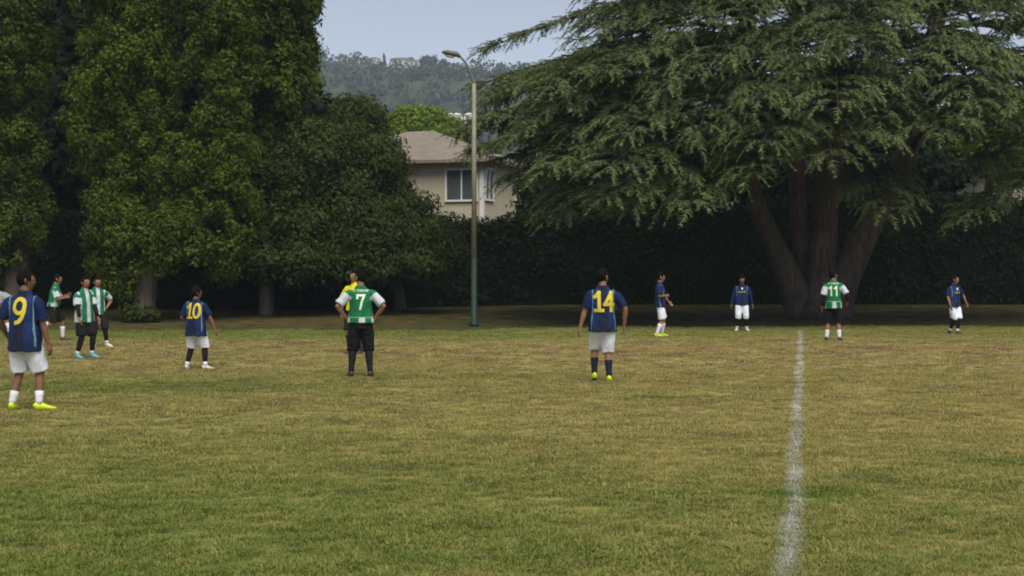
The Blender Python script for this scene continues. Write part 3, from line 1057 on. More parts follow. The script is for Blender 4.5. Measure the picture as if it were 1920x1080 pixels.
# ------------------------------------------------------------------ lamp post
LB = ground_at(889, 612)
lr = empty('lamp_post', LB)
mb = MB()
mb.tube([(0, 0, -0.02), (0, 0, 0.12), (0, 0, 0.14), (0, 0, 2.05)], [0.14, 0.14, 0.092, 0.087], 16)
mb.build('pole_base', MATS['pole_green'], lr)
mb = MB()
mb.tube([(0, 0, 2.05), (0, 0, 7.3)], [0.084, 0.06], 16)
mb.build('pole', MATS['pole_cream'], lr)
mb = MB()
mb.tube([(0, 0, 7.0), (0.0, 0, 7.3), (-0.1, 0, 7.62), (-0.27, 0, 7.95), (-0.42, 0, 8.12), (-0.55, 0, 8.18)], [0.05, 0.05, 0.042, 0.036, 0.033, 0.03], 10, Vector((0, 1, 0)))
mb.build('arm', MATS['lamp_grey'], lr)
mb = MB()
mb.tube([(-0.42, 0, 8.10), (-0.5, 0, 8.17), (-0.62, 0, 8.20), (-0.8, 0, 8.235), (-0.93, 0, 8.245), (-0.97, 0, 8.25)], [(0.04, 0.04), (0.09, 0.075), (0.13, 0.085), (0.14, 0.075), (0.09, 0.045), (0.03, 0.02)], 14, Vector((0, 1, 0)))
hd = mb.build('lamp_head', MATS['lamp_grey'], lr)
mb = MB()
mb.tube([(-0.58, 0, 8.125), (-0.66, 0, 8.10), (-0.8, 0, 8.13), (-0.88, 0, 8.17)], [(0.04, 0.02), (0.09, 0.035), (0.085, 0.035), (0.03, 0.02)], 12, Vector((0, 1, 0)))
mb.build('lens', MATS['lamp_lens'], hd)
tag(lr, 'street lamp on a tall cream pole with dark green lower part', 'lamp post')

# ------------------------------------------------------------------ house behind the hedge
def house():
    yaw = -R(19)
    corner = P(904, 500, 62.5)
    corner.z = gz(corner.x, 62)
    root = empty('house', corner, yaw)     # local: front wall runs to -x, side wall runs to +y
    W, D = 9.0, 7.0
    zt = P(904, 300, 62.5).z - corner.z
    V = [(-W, 0, 0), (0, 0, 0), (0, D, 0), (-W, D, 0), (-W, 0, zt), (0, 0, zt), (0, D, zt), (-W, D, zt)]
    link('wall', from_lists('wall', V, [(0, 1, 5, 4), (1, 2, 6, 5), (2, 3, 7, 6), (3, 0, 4, 7), (4, 5, 6, 7)]), MATS['stucco'], root, False)
    # hip roof
    ov, rh = 0.55, 1.75
    e = [(-W - ov, -ov, zt - 0.02), (ov, -ov, zt - 0.02), (ov, D + ov, zt - 0.02), (-W - ov, D + ov, zt - 0.02)]
    r1, r2 = (-W + D / 2 + 0.3, D / 2, zt + rh), (-D / 2 - 0.3, D / 2, zt + rh)
    V = e + [r1, r2]
    me = from_lists('roof', V, [(0, 1, 5, 4), (1, 2, 5), (2, 3, 4, 5), (3, 0, 4), (3, 2, 1, 0)])
    uv = me.uv_layers.new(name='UVMap')
    for p in me.polygons:
        n = p.normal
        h = Vector((-n.y, n.x, 0))
        h = h.normalized() if h.length > 1e-3 else Vector((1, 0, 0))
        up = n.cross(h)
        for li in p.loop_indices:
            co = me.vertices[me.loops[li].vertex_index].co
            uv.data[li].uv = (co.dot(h), co.dot(up))
    ro = link('roof', me, MATS['shingle'], root, False)
    f = MB()
    for a, b in ((e[0], e[1]), (e[1], e[2]), (e[2], e[3]), (e[3], e[0])):
        a, b = Vector(a), Vector(b)
        d = (b - a).normalized()
        o = Vector((d.y, -d.x, 0)) * 0.03
        c = (a + b) / 2 + o + Vector((0, 0, -0.03))
        M = Matrix.Translation(c) @ Matrix.Rotation(math.atan2(d.y, d.x), 4, 'Z')
        f.box((0, 0, 0), ((b - a).length / 2 + 0.055, 0.025, 0.07), M)
    simple('gutter', (0.22, 0.18, 0.13), 0.6)
    f.build('gutter', MATS['gutter'], ro, False)
    MB().box((0.0, -0.0, zt / 2 - 0.2), (0.09, 0.09, zt / 2 - 0.25)).build('corner_board', MATS['trim_white'], root, False)
    MB().box((0.0, D, zt / 2 - 0.2), (0.09, 0.09, zt / 2 - 0.25)).build('corner_board', MATS['trim_white'], root, False)

    def window(x, z, w, h, side=False):
        M = Matrix.Rotation(R(90), 4, 'Z') if side else Matrix.Identity(4)
        def bx(mb_, cx, cy, cz, hx, hy, hz):
            return mb_.box((cx, cy, cz), (hx, hy, hz), M)
        fr = MB()
        t = 0.085
        bx(fr, x, -0.04, z + h / 2, w / 2 + t, 0.05, t / 2)
        bx(fr, x, -0.04, z - h / 2, w / 2 + t, 0.06, t / 2)
        bx(fr, x - w / 2 - t / 2, -0.04, z, t / 2, 0.047, h / 2 - t / 2)
        bx(fr, x + w / 2 + t / 2, -0.04, z, t / 2, 0.047, h / 2 - t / 2)
        wo_ = fr.build('window', MATS['trim_white'], root, False)
        m2 = MB()
        bx(m2, x, -0.03, z, 0.03, 0.03, h / 2 - t / 2)
        m2.build('mullion', MATS['trim_white'], wo_, False)
        for sx in (-1, 1):
            m3 = MB()
            bx(m3, x + sx * (w / 4 + 0.008), -0.01, z, w / 4 - 0.01, 0.006, h / 2 - t / 2)
            m3.build('pane', MATS['pane_glass'], wo_, False)

    zc = P(0, 347, 62.8).z - corner.z
    window(-0.98, zc, 1.42, 1.42)
    window(-5.2, zc, 1.42, 1.42)
    window(0.85, zc + 0.05, 1.0, 1.42, True)
    window(5.2, zc + 0.05, 1.2, 1.42, True)
    tag(root, 'beige stucco house with brown hip roof and white framed windows', 'house')


house()


def roofed_house(name, label, loc, rz, w, d, h, rh, wallm, roofm, nwin, group=None):
    root = empty(name, loc, rz)
    link('wall', from_lists('wall', *box_lists((0, 0, h / 2 - 0.8), (w / 2, d / 2, h / 2 + 0.8))), MATS[wallm], root, False)
    ov = 0.06 * w
    e = [(-w / 2 - ov, -d / 2 - ov, h), (w / 2 + ov, -d / 2 - ov, h), (w / 2 + ov, d / 2 + ov, h), (-w / 2 - ov, d / 2 + ov, h)]
    V = e + [(-w / 2 + d * 0.35, 0, h + rh), (w / 2 - d * 0.35, 0, h + rh)]
    link('roof', from_lists('roof', V, [(0, 1, 5, 4), (1, 2, 5), (2, 3, 4, 5), (3, 0, 4), (3, 2, 1, 0)]), MATS[roofm], root, False)
    for i in range(nwin):
        x = (i + 0.5) / nwin * w - w / 2
        wo_ = MB().box((x, -d / 2 - 0.06, h * 0.55), (w / nwin * 0.32, 0.06, h * 0.25)).build('window', MATS['trim_white'], root, False)
        MB().box((x, -d / 2 - 0.13, h * 0.55), (w / nwin * 0.27, 0.02, h * 0.21)).build('pane', MATS['pane_glass'], wo_, False)
    tag(root, label, 'house', group)


v = on_ground(1850, 66)
roofed_house('house', 'pale pinkish house glimpsed above the hedge through the cedar boughs', v, 0.05, 6.5, 6, P(0, 318, 66).z - v.z, 1.0, 'far_wall', 'far_roof', 2)

# ------------------------------------------------------------------ hill
def hill_h(x, y):
    crest = 130 + 14 * noise.noise((x * 0.006, 0.3, 0)) - 0.075 * (x + 55)
    t = sst(430, 930, y)
    return crest * (t ** 0.8) + 6 * noise.noise((x * 0.012, y * 0.012, 1.7)) * t - 2 * (1 - t) - 0.06 * max(0, y - 960)


hx = np.arange(-900, 901, 25.0)
hy = np.concatenate([np.arange(400, 1000, 20.0), np.arange(1000, 1500, 60.0)])
HX, HY = np.meshgrid(hx, hy)
HZm = np.vectorize(hill_h)(HX, HY)
nx, ny = len(hx), len(hy)
ii = (np.arange(ny - 1)[:, None] * nx + np.arange(nx - 1)[None, :]).ravel()
Q = np.stack([ii, ii + 1, ii + nx + 1, ii + nx], 1)
tag(link('hill', mesh_np('hill', np.stack([HX.ravel(), HY.ravel(), HZm.ravel()], 1), Q), MATS['hill_earth']), kind='structure')


def hill_woods():
    rg = random.Random(3)
    cl = []
    for _ in range(1800):
        y = rg.uniform(440, 975)
        x = (rg.uniform(-0.30, 0.24)) * y
        if noise.noise((x * 0.02, y * 0.02, 8)) < -0.75: continue
        r = rg.uniform(2.2, 5.4)
        cl.append(((x, y, hill_h(x, y) + r * 0.75), (r, r, r * rg.uniform(0.8, 1.25))))
    V, Qq, T = [], [], []
    off = 0
    for c, r in cl:
        n = 42
        d = unit(RNG.normal(size=(n, 3)))
        d[:, 1] = -np.abs(d[:, 1]) * np.where(RNG.random(n) < 0.8, 1, -1)
        C = np.array(c) + d * np.array(r) * RNG.uniform(0.75, 1.1, n)[:, None]
        nn = unit(d + RNG.normal(size=(n, 3)) * 0.4)
        ln = RNG.uniform(1.0, 2.2, n) * r[0] / 3.6
        v, q = cards(C, np.cross(nn, RNG.normal(size=(n, 3))), nn, ln, ln * 0.8)
        V.append(v); Qq.append(q + off); off += len(v)
        T.append(np.repeat(np.clip(RNG.normal(0.45, 0.3) + RNG.normal(0, 0.12, n), 0, 1), 4))
    o = link('woods', mesh_np('woods', np.concatenate(V), np.concatenate(Qq), np.concatenate(T)), MATS['leaf_hill'], None, False)
    tag(o, 'dense woodland covering the distant hill', 'woodland', kind='stuff')


hill_woods()


def hill_tree(px, py_base, Y, w, h, label, conical=False, seed=1):
    rg = random.Random(seed)
    x = (px - 960) / F * Y
    z0 = hill_h(x, Y) - 1.0
    top = P(px, py_base, Y).z
    root_l = Vector((x, Y, z0))
    H = max(h, top - z0)
    cl = []
    for i in range(16 if not conical else 14):
        if conical:
            t = i / 13
            r = w * 0.5 * (1.05 - t)
            cl.append(((x + rg.uniform(-.2, .2), Y, z0 + H * (0.15 + 0.85 * t)), (r + 0.2, r + 0.2, H * 0.07)))
        else:
            a, q = rg.uniform(0, 6.28), rg.uniform(0.1, 0.62)
            r = w * rg.uniform(0.2, 0.3)
            cl.append(((x + math.cos(a) * q * w * 0.5, Y + math.sin(a) * q * w * 0.3, z0 + H - r - rg.random() * h * 0.5), (r, r, r)))
    tree('far_tree', label, root_l, cl, [([root_l, root_l + Vector((0, 0, H * 0.5)), root_l + Vector((0, 0, H * 0.85))], [w * 0.05, w * 0.04, w * 0.02])],
         'leaf_hill', 'bark_grey', 3.2, 1.1, 'lone trees on the hill crest', tmean=0.2)


hill_tree(805, 104, 925, 12, 11, 'broad round dark tree on the hill crest beside the lamp head', seed=2)
hill_tree(829, 110, 930, 7, 8, 'smaller round tree on the hill crest beside the broad dark one', seed=3)
hill_tree(721, 103, 925, 2.6, 9, 'slim pointed cypress on the hill crest', True, 4)
hill_tree(768, 108, 930, 6.5, 6, 'low bushy tree on the hill crest beside the white villa', seed=5)
hill_tree(650, 104, 925, 3.2, 6, 'little tree on the hill crest beside the flat roofed villa', seed=6)
for i, (px, py, Y, w, d, h, rh, rz, lab) in enumerate((
        (648, 118, 920, 9, 7, 3.2, 1.2, 0.1, 'long pale villa on the hill crest, beside the little tree'),
        (683, 128, 905, 11, 7, 4.2, 1.6, -0.15, 'cream villa just below the hill crest, between two villas'),
        (703, 120, 915, 7, 7, 3.2, 1.4, 0.2, 'small cream house on the hill crest beside the pointed cypress'),
        (752, 124, 920, 12, 8, 4.0, 1.8, 0.1, 'white villa on the hill crest beside the bushy tree'),
        (775, 126, 915, 9, 7, 3.6, 1.6, -0.1, 'pale grey villa on the hill crest, beside the broad dark tree'),
        (677, 138, 885, 5, 5, 4.0, 1.2, 0.2, 'terracotta coloured house on the slope below the cream villa'),
        (575, 172, 800, 9, 7, 4.0, 1.8, 0.1, 'pale house on the wooded slope beside the tall trees'))):
    x = (px - 960) / F * Y
    zt = P(px, py, Y).z
    zb = max(hill_h(x, Y), zt - 1.0)
    roofed_house('hillside_house', lab, (x, Y - 4, zb), rz, w, d, h, rh, 'far_wall', 'far_roof', 3, 'villas on the hill')
for px, Y, w, lab in ((852, 680, 7.5, 'white gabled house beyond the bright yellow green tree'), (880, 672, 5.5, 'small white house beyond the lamp post')):
    x = (px - 960) / F * Y
    zt = P(px, 216, Y).z
    roofed_house('hillside_house', lab, (x, Y, zt - 3.6), 0.15, w, 6, 3.4, 1.2, 'trim_white', 'far_wall', 2, 'villas on the hill')

# ------------------------------------------------------------------ people
def cloth_mat(name, rough=0.85, bscale=26.0, spec=0.15):
    t = NT(name)
    tc = t.n('ShaderNodeTexCoord')
    at = t.n('ShaderNodeAttribute', attribute_name='dye')
    f = t.noise(tc.outputs['Object'], 7, 3)
    c = t.mix(t.mapr(f, 0.3, 0.7, 0, 0.22), at.outputs['Color'], (0, 0, 0))
    MATS[name] = t.done(t.bsdf(c, rough, spec, t.bump(t.noise(tc.outputs['Object'], bscale, 3), 0.35, 0.01)))


cloth_mat('cloth')
simple('skin_tan', (0.25, 0.125, 0.07), 0.6, 0.3, 12, 0.12)
simple('skin_brown', (0.19, 0.092, 0.05), 0.6, 0.3, 12, 0.12)
simple('print_yellow', (0.56, 0.44, 0.03), 0.6, 0.3, 20, 0.06)
simple('print_pale', (0.62, 0.74, 0.52), 0.6, 0.3, 20, 0.06)
simple('print_white', (0.75, 0.76, 0.76), 0.6, 0.3, 20, 0.06)
simple('shoe_lime', (0.55, 0.68, 0.02), 0.5, 0.4, 20, 0.1)
simple('shoe_white', (0.55, 0.54, 0.52), 0.5, 0.4, 20, 0.1)
simple('shoe_teal', (0.07, 0.36, 0.40), 0.5, 0.4, 20, 0.1)
simple('shoe_dark', (0.045, 0.035, 0.032), 0.5, 0.4, 20, 0.1)
simple('sole_dark', (0.02, 0.02, 0.02), 0.7, 0.3, 20, 0.1)
simple('sock_white', (0.62, 0.62, 0.64), 0.9, 0.1, 20, 0.08, 0.4)
simple('sock_navy', (0.014, 0.018, 0.034), 0.9, 0.1, 20, 0.2, 0.4)
simple('sock_black', (0.016, 0.015, 0.016), 0.9, 0.1, 20, 0.2, 0.4)

TEMP = []      # (object, callback)


def remesh_later(mb, voxel, smooth_it, ratio, cb):
    o = bpy.data.objects.new('tmp', mb.mesh('tmp'))
    COL.objects.link(o)
    m = o.modifiers.new('r', 'REMESH')
    m.mode = 'VOXEL'
    m.voxel_size = voxel
    m.use_smooth_shade = True
    if smooth_it:
        s = o.modifiers.new('s', 'SMOOTH')
        s.factor = 0.5
        s.iterations = smooth_it
    if ratio < 1:
        d = o.modifiers.new('d', 'DECIMATE')
        d.ratio = ratio
    TEMP.append((o, cb))


def ik(a, c, l1, l2, pole):
    a, c, pole = Vector(a), Vector(c), Vector(pole)
    d = c - a
    L = d.length
    if L > (l1 + l2) * 0.999:
        c = a + d * ((l1 + l2) * 0.999 / L)
        d = c - a
        L = d.length
    x = (l1 * l1 - l2 * l2 + L * L) / (2 * L)
    h = math.sqrt(max(0, l1 * l1 - x * x))
    u = d / L
    p = (pole - u * pole.dot(u)).normalized()
    return a + u * x + p * h, c


def head_lists(grow=1.0, seg=26, rings=18):
    V, Fc = [], []
    for i in range(rings + 1):
        th = math.pi * i / rings
        for j in range(seg):
            ph = 2 * math.pi * j / seg
            d = Vector((math.sin(th) * math.cos(ph), math.sin(th) * math.sin(ph), math.cos(th)))
            x, y, z = d.x * 0.077, d.y * 0.096, d.z * 0.118
            if d.z < 0.1:
                k = min(1, (0.1 - d.z) / 1.1)
                x *= 1 - 0.33 * k
                y = y * (1 - 0.24 * k) + 0.020 * k
            if d.y > 0:
                g = math.exp(-((d.x / 0.17) ** 2)) * math.exp(-(((d.z + 0.16) / 0.17) ** 2))
                y += 0.024 * g                                            # nose
                y += 0.006 * math.exp(-(((d.z - 0.18) / 0.10) ** 2))      # brow
                for s_ in (-1, 1):
                    y -= 0.008 * math.exp(-(((d.x - s_ * 0.38) / 0.16) ** 2)) * math.exp(-(((d.z - 0.02) / 0.10) ** 2))
                y += 0.006 * math.exp(-((d.x / 0.25) ** 2)) * math.exp(-(((d.z + 0.50) / 0.09) ** 2))   # lips
                y += 0.008 * math.exp(-((d.x / 0.25) ** 2)) * math.exp(-(((d.z + 0.85) / 0.14) ** 2))   # chin
            V.append(Vector((x, y, z)) * grow)
    for i in range(rings):
        for j in range(seg):
            j2 = (j + 1) % seg
            Fc.append((i * seg + j, (i + 1) * seg + j, (i + 1) * seg + j2, i * seg + j2))
    return V, Fc


DIGITS = {
    '1': [[(0.06, 0.76), (0.33, 1.0)], [(0.33, 1.0), (0.33, 0.0)], [(0.10, 0.0), (0.56, 0.0)]],
    'l': [[(0.10, 0.80), (0.33, 1.0)], [(0.33, 1.0), (0.38, 0.0)]],
    '4': [[(0.46, 1.0), (0.46, 0.0)], [(0.46, 1.0), (0.04, 0.34)], [(0.04, 0.34), (0.62, 0.34)]],
    '7': [[(0.02, 0.80), (0.02, 1.0)], [(0.02, 1.0), (0.60, 1.0)], [(0.60, 1.0), (0.40, 0.55), (0.26, 0.0)]],
    '9': [[(0.30 + 0.26 * math.cos(a), 0.70 + 0.30 * math.sin(a)) for a in np.linspace(0, 2 * math.pi, 25)],
          [(0.56, 0.70), (0.55, 0.45), (0.46, 0.2), (0.30, 0.03), (0.16, 0.0)]],
    '0': [[(0.30 + 0.25 * math.cos(a), 0.50 + 0.50 * math.sin(a)) for a in np.linspace(0, 2 * math.pi, 33)]],
}


def strokes_mesh(txt, h, zc, w, gap, bvh, front=False, slant=0.0, xoff=0.0):
    mb = MB()
    adv = 0.50 * h + gap
    total = adv * len(txt) - gap
    lift = 0.0045
    for ci, ch in enumerate(txt):
        x0 = -total / 2 + ci * adv + xoff
        for st in DIGITS[ch]:
            pts = [Vector((x0 + p[0] * h * 0.86 + slant * (p[1] - .5) * h, zc - h / 2 + p[1] * h)) for p in st]
            fine = []
            for a, b in zip(pts, pts[1:]):
                k = max(1, int((b - a).length / 0.014))
                fine += [a.lerp(b, i / k) for i in range(k)]
            fine.append(pts[-1])
            closed = (pts[0] - pts[-1]).length < 1e-4
            if not closed:
                e0 = (fine[0] - fine[1]).normalized() * w * 0.5
                e1 = (fine[-1] - fine[-2]).normalized() * w * 0.5
                fine = [fine[0] + e0] + fine + [fine[-1] + e1]
            rows = []
            for i, p in enumerate(fine):
                if closed:
                    t = (fine[(i + 1) % (len(fine) - 1)] - fine[i - 1 if i else len(fine) - 2])
                else:
                    t = fine[min(i + 1, len(fine) - 1)] - fine[max(0, i - 1)]
                t = t.normalized()
                nrm = Vector((-t.y, t.x))
                row = []
                for q in (-0.5, 0, 0.5):
                    s = p + nrm * (w * q)
                    row.append(s)
                rows.append(row)
            o = len(mb.V)
            for row in rows:
                for s in row:
                    X = -s.x if front else s.x
                    hit = bvh.ray_cast(Vector((X, 1.5 if front else -1.5, s.y)), Vector((0, -1 if front else 1, 0)))
                    y = hit[0].y if hit[0] is not None else 0.0
                    mb.V.append(Vector((X, y + (lift if front else -lift), s.y)))
            for i in range(len(rows) - 1):
                for q in range(2):
                    a = o + i * 3 + q
                    mb.F.append((a, a + 1, a + 4, a + 3))
            lift += 0.0012
    return mb.mesh('number')


def text_mesh(txt, width, zc, bvh, front=False, xoff=0.0, slant=0.0):
    cu = bpy.data.curves.new('txt', 'FONT')
    cu.body = txt
    cu.align_x = 'CENTER'
    cu.align_y = 'CENTER'
    cu.size = 1.0
    cu.offset = 0.02
    cu.resolution_u = 3
    o = bpy.data.objects.new('txt', cu)
    COL.objects.link(o)
    bpy.context.view_layer.update()
    me = bpy.data.meshes.new_from_object(o.evaluated_get(bpy.context.evaluated_depsgraph_get()))
    bpy.data.objects.remove(o)
    xs_ = [v.co.x for v in me.vertices]
    k = width / (max(xs_) - min(xs_))
    for v in me.vertices:
        x, z = v.co.x * k, v.co.y * k + zc
        z += slant * x
        X = (-x if front else x) + xoff
        hit = bvh.ray_cast(Vector((X, 1.5 if front else -1.5, z)), Vector((0, -1 if front else 1, 0)))
        y = hit[0].y if hit[0] is not None else 0.0
        v.co = (X, y + (0.005 if front else -0.005), z)
    return me


NAVY, BLUE, PIPE = (0.013, 0.017, 0.032), (0.014, 0.030, 0.108), (0.15, 0.28, 0.31)
KGREEN, KWHITE, BLACK = (0.012, 0.15, 0.058), (0.52, 0.56, 0.57), (0.014, 0.014, 0.014)


def person(label, loc, rz, H=1.75, girth=1.0, kit='blue', shirt_hem=0.78, shorts_end=0.48, shorts='white', leg='socks',
           sock='navy', sock_top=0.33, shoe='lime', footL=(-0.12, 0, 0), footR=(0.12, 0, 0), yawL=0.15, yawR=-0.15,
           handL=(-0.27, 0.03, 0.86), handR=(0.27, 0.03, 0.86), poleL=(-0.4, -1, 0), poleR=(0.4, -1, 0),
           head_yaw=0.0, head_pitch=0.0, lean=0.0, drop=0.015, skin='skin_tan', long_sleeve=False, number=None, name=None,
           crest=False, sponsor=False, hair=1.06, toeL=0.0, toeR=0.0, kneeL=(0, 1, 0), kneeR=(0, 1, 0), hipx=0.0, num_w=0.046, num_h=0.27,
           cap=False, num_mat='print_yellow', num_z=1.24, under_sleeve=False, group='footballers on the pitch', cat='person'):
    s = H / 1.75
    root = empty('person', loc, rz)
    tag(root, label, cat, group)
    pel = Vector((hipx, 0, 0.93 - drop))
    hips = [pel + Vector((sx * 0.088, 0, -0.01)) for sx in (-1, 1)]

    def tor(z, back=0.0):           # a point on the torso axis z metres above the pelvis in the upright pose
        return pel + Vector((0, math.sin(lean) * z + back, math.cos(lean) * z))

    sh = [tor(0.452) + Vector((sx * 0.176 * (0.75 + 0.25 * girth), -0.012, 0)) for sx in (-1, 1)]
    hands = [Vector(handL), Vector(handR)]
    elb, wri = [], []
    for k, pole in enumerate((poleL, poleR)):
        e, w = ik(sh[k], hands[k], 0.295, 0.255, pole)
        elb.append(e); wri.append(w)
    ank, kne = [], []
    feet = [footL, footR]
    for k, kn in enumerate((kneeL, kneeR)):
        f = feet[k]
        c = Vector((f[0], f[1], f[2] + 0.085))
        e, w = ik(hips[k], c, 0.435, 0.415, kn)
        kne.append(e); ank.append(w)
    X = Vector((1, 0, 0))
    g = girth
    # ---- body
    b = MB()
    b.tube([tor(-0.10), tor(-0.02), tor(0.12), tor(0.24), tor(0.36), tor(0.45), tor(0.50), tor(0.535)],
           [(0.13, 0.09), (0.165 * g, 0.115 * g), (0.145 * g, 0.105 * g), (0.155 * g, 0.112 * g), (0.165, 0.112), (0.150, 0.086), (0.10, 0.066), (0.06, 0.058)], 18, X)
    hc = tor(0.690) + Vector((0, 0.03, 0))
    b.tube([tor(0.49), tor(0.56) + Vector((0, 0.004, 0)), hc + Vector((0, -0.018, -0.04))], [0.064, 0.056, 0.056], 14, X)
    Mh = Matrix.Translation(hc) @ Matrix.Rotation(head_yaw, 4, 'Z') @ Matrix.Rotation(head_pitch, 4, 'X') @ Matrix.Scale(1.1, 4)
    hv, hf = head_lists()
    b.add(([Mh @ v for v in hv], hf))
    for sx in (-1, 1):
        b.tube([Mh @ Vector((sx * 0.070, -0.012, -0.03)), Mh @ Vector((sx * 0.081, -0.012, 0.0)), Mh @ Vector((sx * 0.080, -0.014, 0.028))],
               [(0.010, 0.014), (0.011, 0.020), (0.008, 0.012)], 8, X)
    for k, sx in enumerate((-1, 1)):
        S, E, W = sh[k], elb[k], wri[k]
        b.tube([S, S.lerp(E, 0.3), S.lerp(E, 0.7), E, E.lerp(W, 0.3), E.lerp(W, 0.75), W],
               [0.046, 0.050, 0.044, 0.040, 0.042, 0.031, 0.026], 12, X)
        # hand: palm, four fingers, thumb
        d = (W - E).normalized()
        inw = Vector((-sx, 0.25, 0.0))
        pn = (inw - d * inw.dot(d)).normalized()         # the palm looks towards the body
        sd2 = d.cross(pn).normalized()
        fwd = sd2 if sd2.y > 0 else -sd2                 # thumb side looks forward
        b.tube([W - d * 0.01, W + d * 0.03, W + d * 0.075, W + d * 0.092], [(0.024, 0.016), (0.038, 0.017), (0.042, 0.016), (0.038, 0.013)], 10, fwd)
        for q in range(4):
            o = W + d * 0.085 + fwd * (0.030 - 0.020 * q)
            Lf = (0.072, 0.080, 0.074, 0.058)[q]
            b.tube([o - d * 0.02, o + d * (Lf * 0.40) + pn * 0.006, o + d * (Lf * 0.75) + pn * (Lf * 0.28), o + d * (Lf * 0.9) + pn * (Lf * 0.58)],
                   [0.0095, 0.0092, 0.0086, 0.0075], 8, fwd)
        o = W + d * 0.022 + fwd * 0.028
        b.tube([o - fwd * 0.012, o + fwd * 0.018 + d * 0.02 + pn * 0.008, o + fwd * 0.026 + d * 0.048 + pn * 0.016, o + fwd * 0.024 + d * 0.066 + pn * 0.022],
               [0.012, 0.0105, 0.0098, 0.008], 8, pn)
        Hp, K, A = hips[k], kne[k], ank[k]
        b.tube([Hp + Vector((0, 0, 0.04)), Hp.lerp(K, 0.25), Hp.lerp(K, 0.6), Hp.lerp(K, 0.9), K, K.lerp(A, 0.15), K.lerp(A, 0.35), K.lerp(A, 0.65), A],
               [0.085 * g, 0.086 * g, 0.070, 0.058, 0.056, 0.054, 0.058, 0.044, 0.036], 14, X)
        yw = (yawL, yawR)[k]
        tp = (toeL, toeR)[k]
        fd = Vector((-math.sin(yw) * math.cos(tp), math.cos(yw) * math.cos(tp), -math.sin(tp)))
        b.tube([A, A + fd * 0.03 + Vector((0, 0, -0.035)), A + fd * 0.10 + Vector((0, 0, -0.055)), A + fd * 0.16 + Vector((0, 0, -0.062))],
               [0.036, 0.036, 0.030, 0.018], 10, X)

    def body_cb(me):
        link('body', me, MATS[skin], root)
    b.V = [v * s for v in b.V]
    near = loc[1] < 26
    remesh_later(b, 0.0085 if near else 0.0105, 2, 0.36 if near else 0.3, body_cb)
    # ---- eyes
    for sx in (-1, 1):
        e = MB()
        o = Mh @ Vector((sx * 0.030, 0.081, 0.004))
        e.tube([o + Mh.to_3x3() @ Vector((0, -0.006, 0)), o, o + Mh.to_3x3() @ Vector((0, 0.005, 0))], [(0.012, 0.007), (0.013, 0.008), (0.005, 0.003)], 10, Mh.to_3x3() @ X)
        e.V = [v * s for v in e.V]
        e.build('eye', MATS['eye'], root)
    # ---- hair
    hv, hf = head_lists(1.0, 40, 30)
    keep = []
    hv2 = []
    for v in hv:
        nz = noise.noise((v.x * 60, v.y * 60, v.z * 60 + rz * 9))
        up_ = max(0, v.z / 0.118)
        k = hair + 0.045 * nz + (hair - 1.0) * 0.9 * up_
        hv2.append(Vector((v.x * k, v.y * k if v.y < 0.04 else v.y * min(k, 1.05), v.z * k)))
    for f in hf:
        c = sum((hv[i] for i in f), Vector()) / 4
        lim = 0.058 if c.y > 0.045 else 0.0 if c.y > 0.005 else -0.078
        lim += 0.008 * noise.noise((c.x * 50, c.y * 50, 3))
        if c.z > lim: keep.append(f)
    hm = from_lists('hair', [(Mh @ v) * s for v in hv2], keep)
    link('hair', hm, MATS['hair_black'], root)
    # ---- shirt
    m = MB()
    hz_ = shirt_hem - pel.z
    lowr = (0.203 * g, 0.150 * g)
    zs = [hz_, hz_ + 0.05, 0.02, 0.14, 0.25, 0.36, 0.44, 0.485, 0.525, 0.572]
    rs = [(lowr[0] + 0.004, lowr[1] + 0.004), lowr, (0.198 * g, 0.146 * g), (0.180 * g, 0.136 * g), (0.176 * (0.5 + 0.5 * g), 0.134 * g), (0.184, 0.132), (0.176, 0.110), (0.145, 0.088), (0.098, 0.076), (0.072, 0.068)]
    order = sorted(range(len(zs)), key=lambda i: zs[i])
    pts = []
    for i in order:
        p = tor(zs[i])
        if zs[i] < 0:
            p = pel + Vector((0, 0, zs[i]))
        pts.append(p)
    m.tube(pts, [rs[i] for i in order], 24, X)
    send = 1.0 if long_sleeve else 0.86
    for k in range(2):
        S, E, W = sh[k], elb[k], wri[k]
        u = (S - E).normalized()
        if long_sleeve:
            m.tube([S + Vector((-0.05 if S.x > pel.x else 0.05, 0, 0.022)), S.lerp(E, 0.08), S.lerp(E, 0.35), E, E.lerp(W, 0.5), E.lerp(W, 0.97)], [0.045, 0.066, 0.068, 0.056, 0.050, 0.040], 14, X)
        else:
            m.tube([S + Vector((-0.05 if S.x > pel.x else 0.05, 0, 0.022)), S.lerp(E, 0.06), S.lerp(E, 0.3), S.lerp(E, 0.6), S.lerp(E, send)], [0.045, 0.064, 0.073, 0.075, 0.078], 16, X)
    m.V = [v * s for v in m.V]
    hem_w = Vector((pel.x, pel.y, shirt_hem)) * s

    def paint(me, fn):
        at = me.attributes.new('dye', 'FLOAT_COLOR', 'POINT')
        co = np.empty(len(me.vertices) * 3, dtype=np.float32)
        me.vertices.foreach_get('co', co)
        co = co.reshape(-1, 3)
        arr = np.ones((len(co), 4), dtype=np.float32)
        for i, c in enumerate(co):
            arr[i, :3] = fn(Vector(c) / s)
        at.data.foreach_set('color', arr.ravel())

    def fold(me, amp, freq, seed):
        nv = len(me.vertices)
        co = np.empty(nv * 3, dtype=np.float32)
        no = np.empty(nv * 3, dtype=np.float32)
        me.vertices.foreach_get('co', co)
        me.vertex_normals.foreach_get('vector', no)
        co, no = co.reshape(-1, 3), no.reshape(-1, 3)
        n = np.array([noise.noise((c[0] * freq + seed, c[1] * freq, c[2] * freq * 0.45)) + 0.5 * noise.noise((c[0] * freq * 2.3, c[1] * freq * 2.3 + seed, c[2] * freq)) for c in co.tolist()])
        me.vertices.foreach_set('co', (co + no * (amp * n)[:, None]).astype(np.float32).ravel())

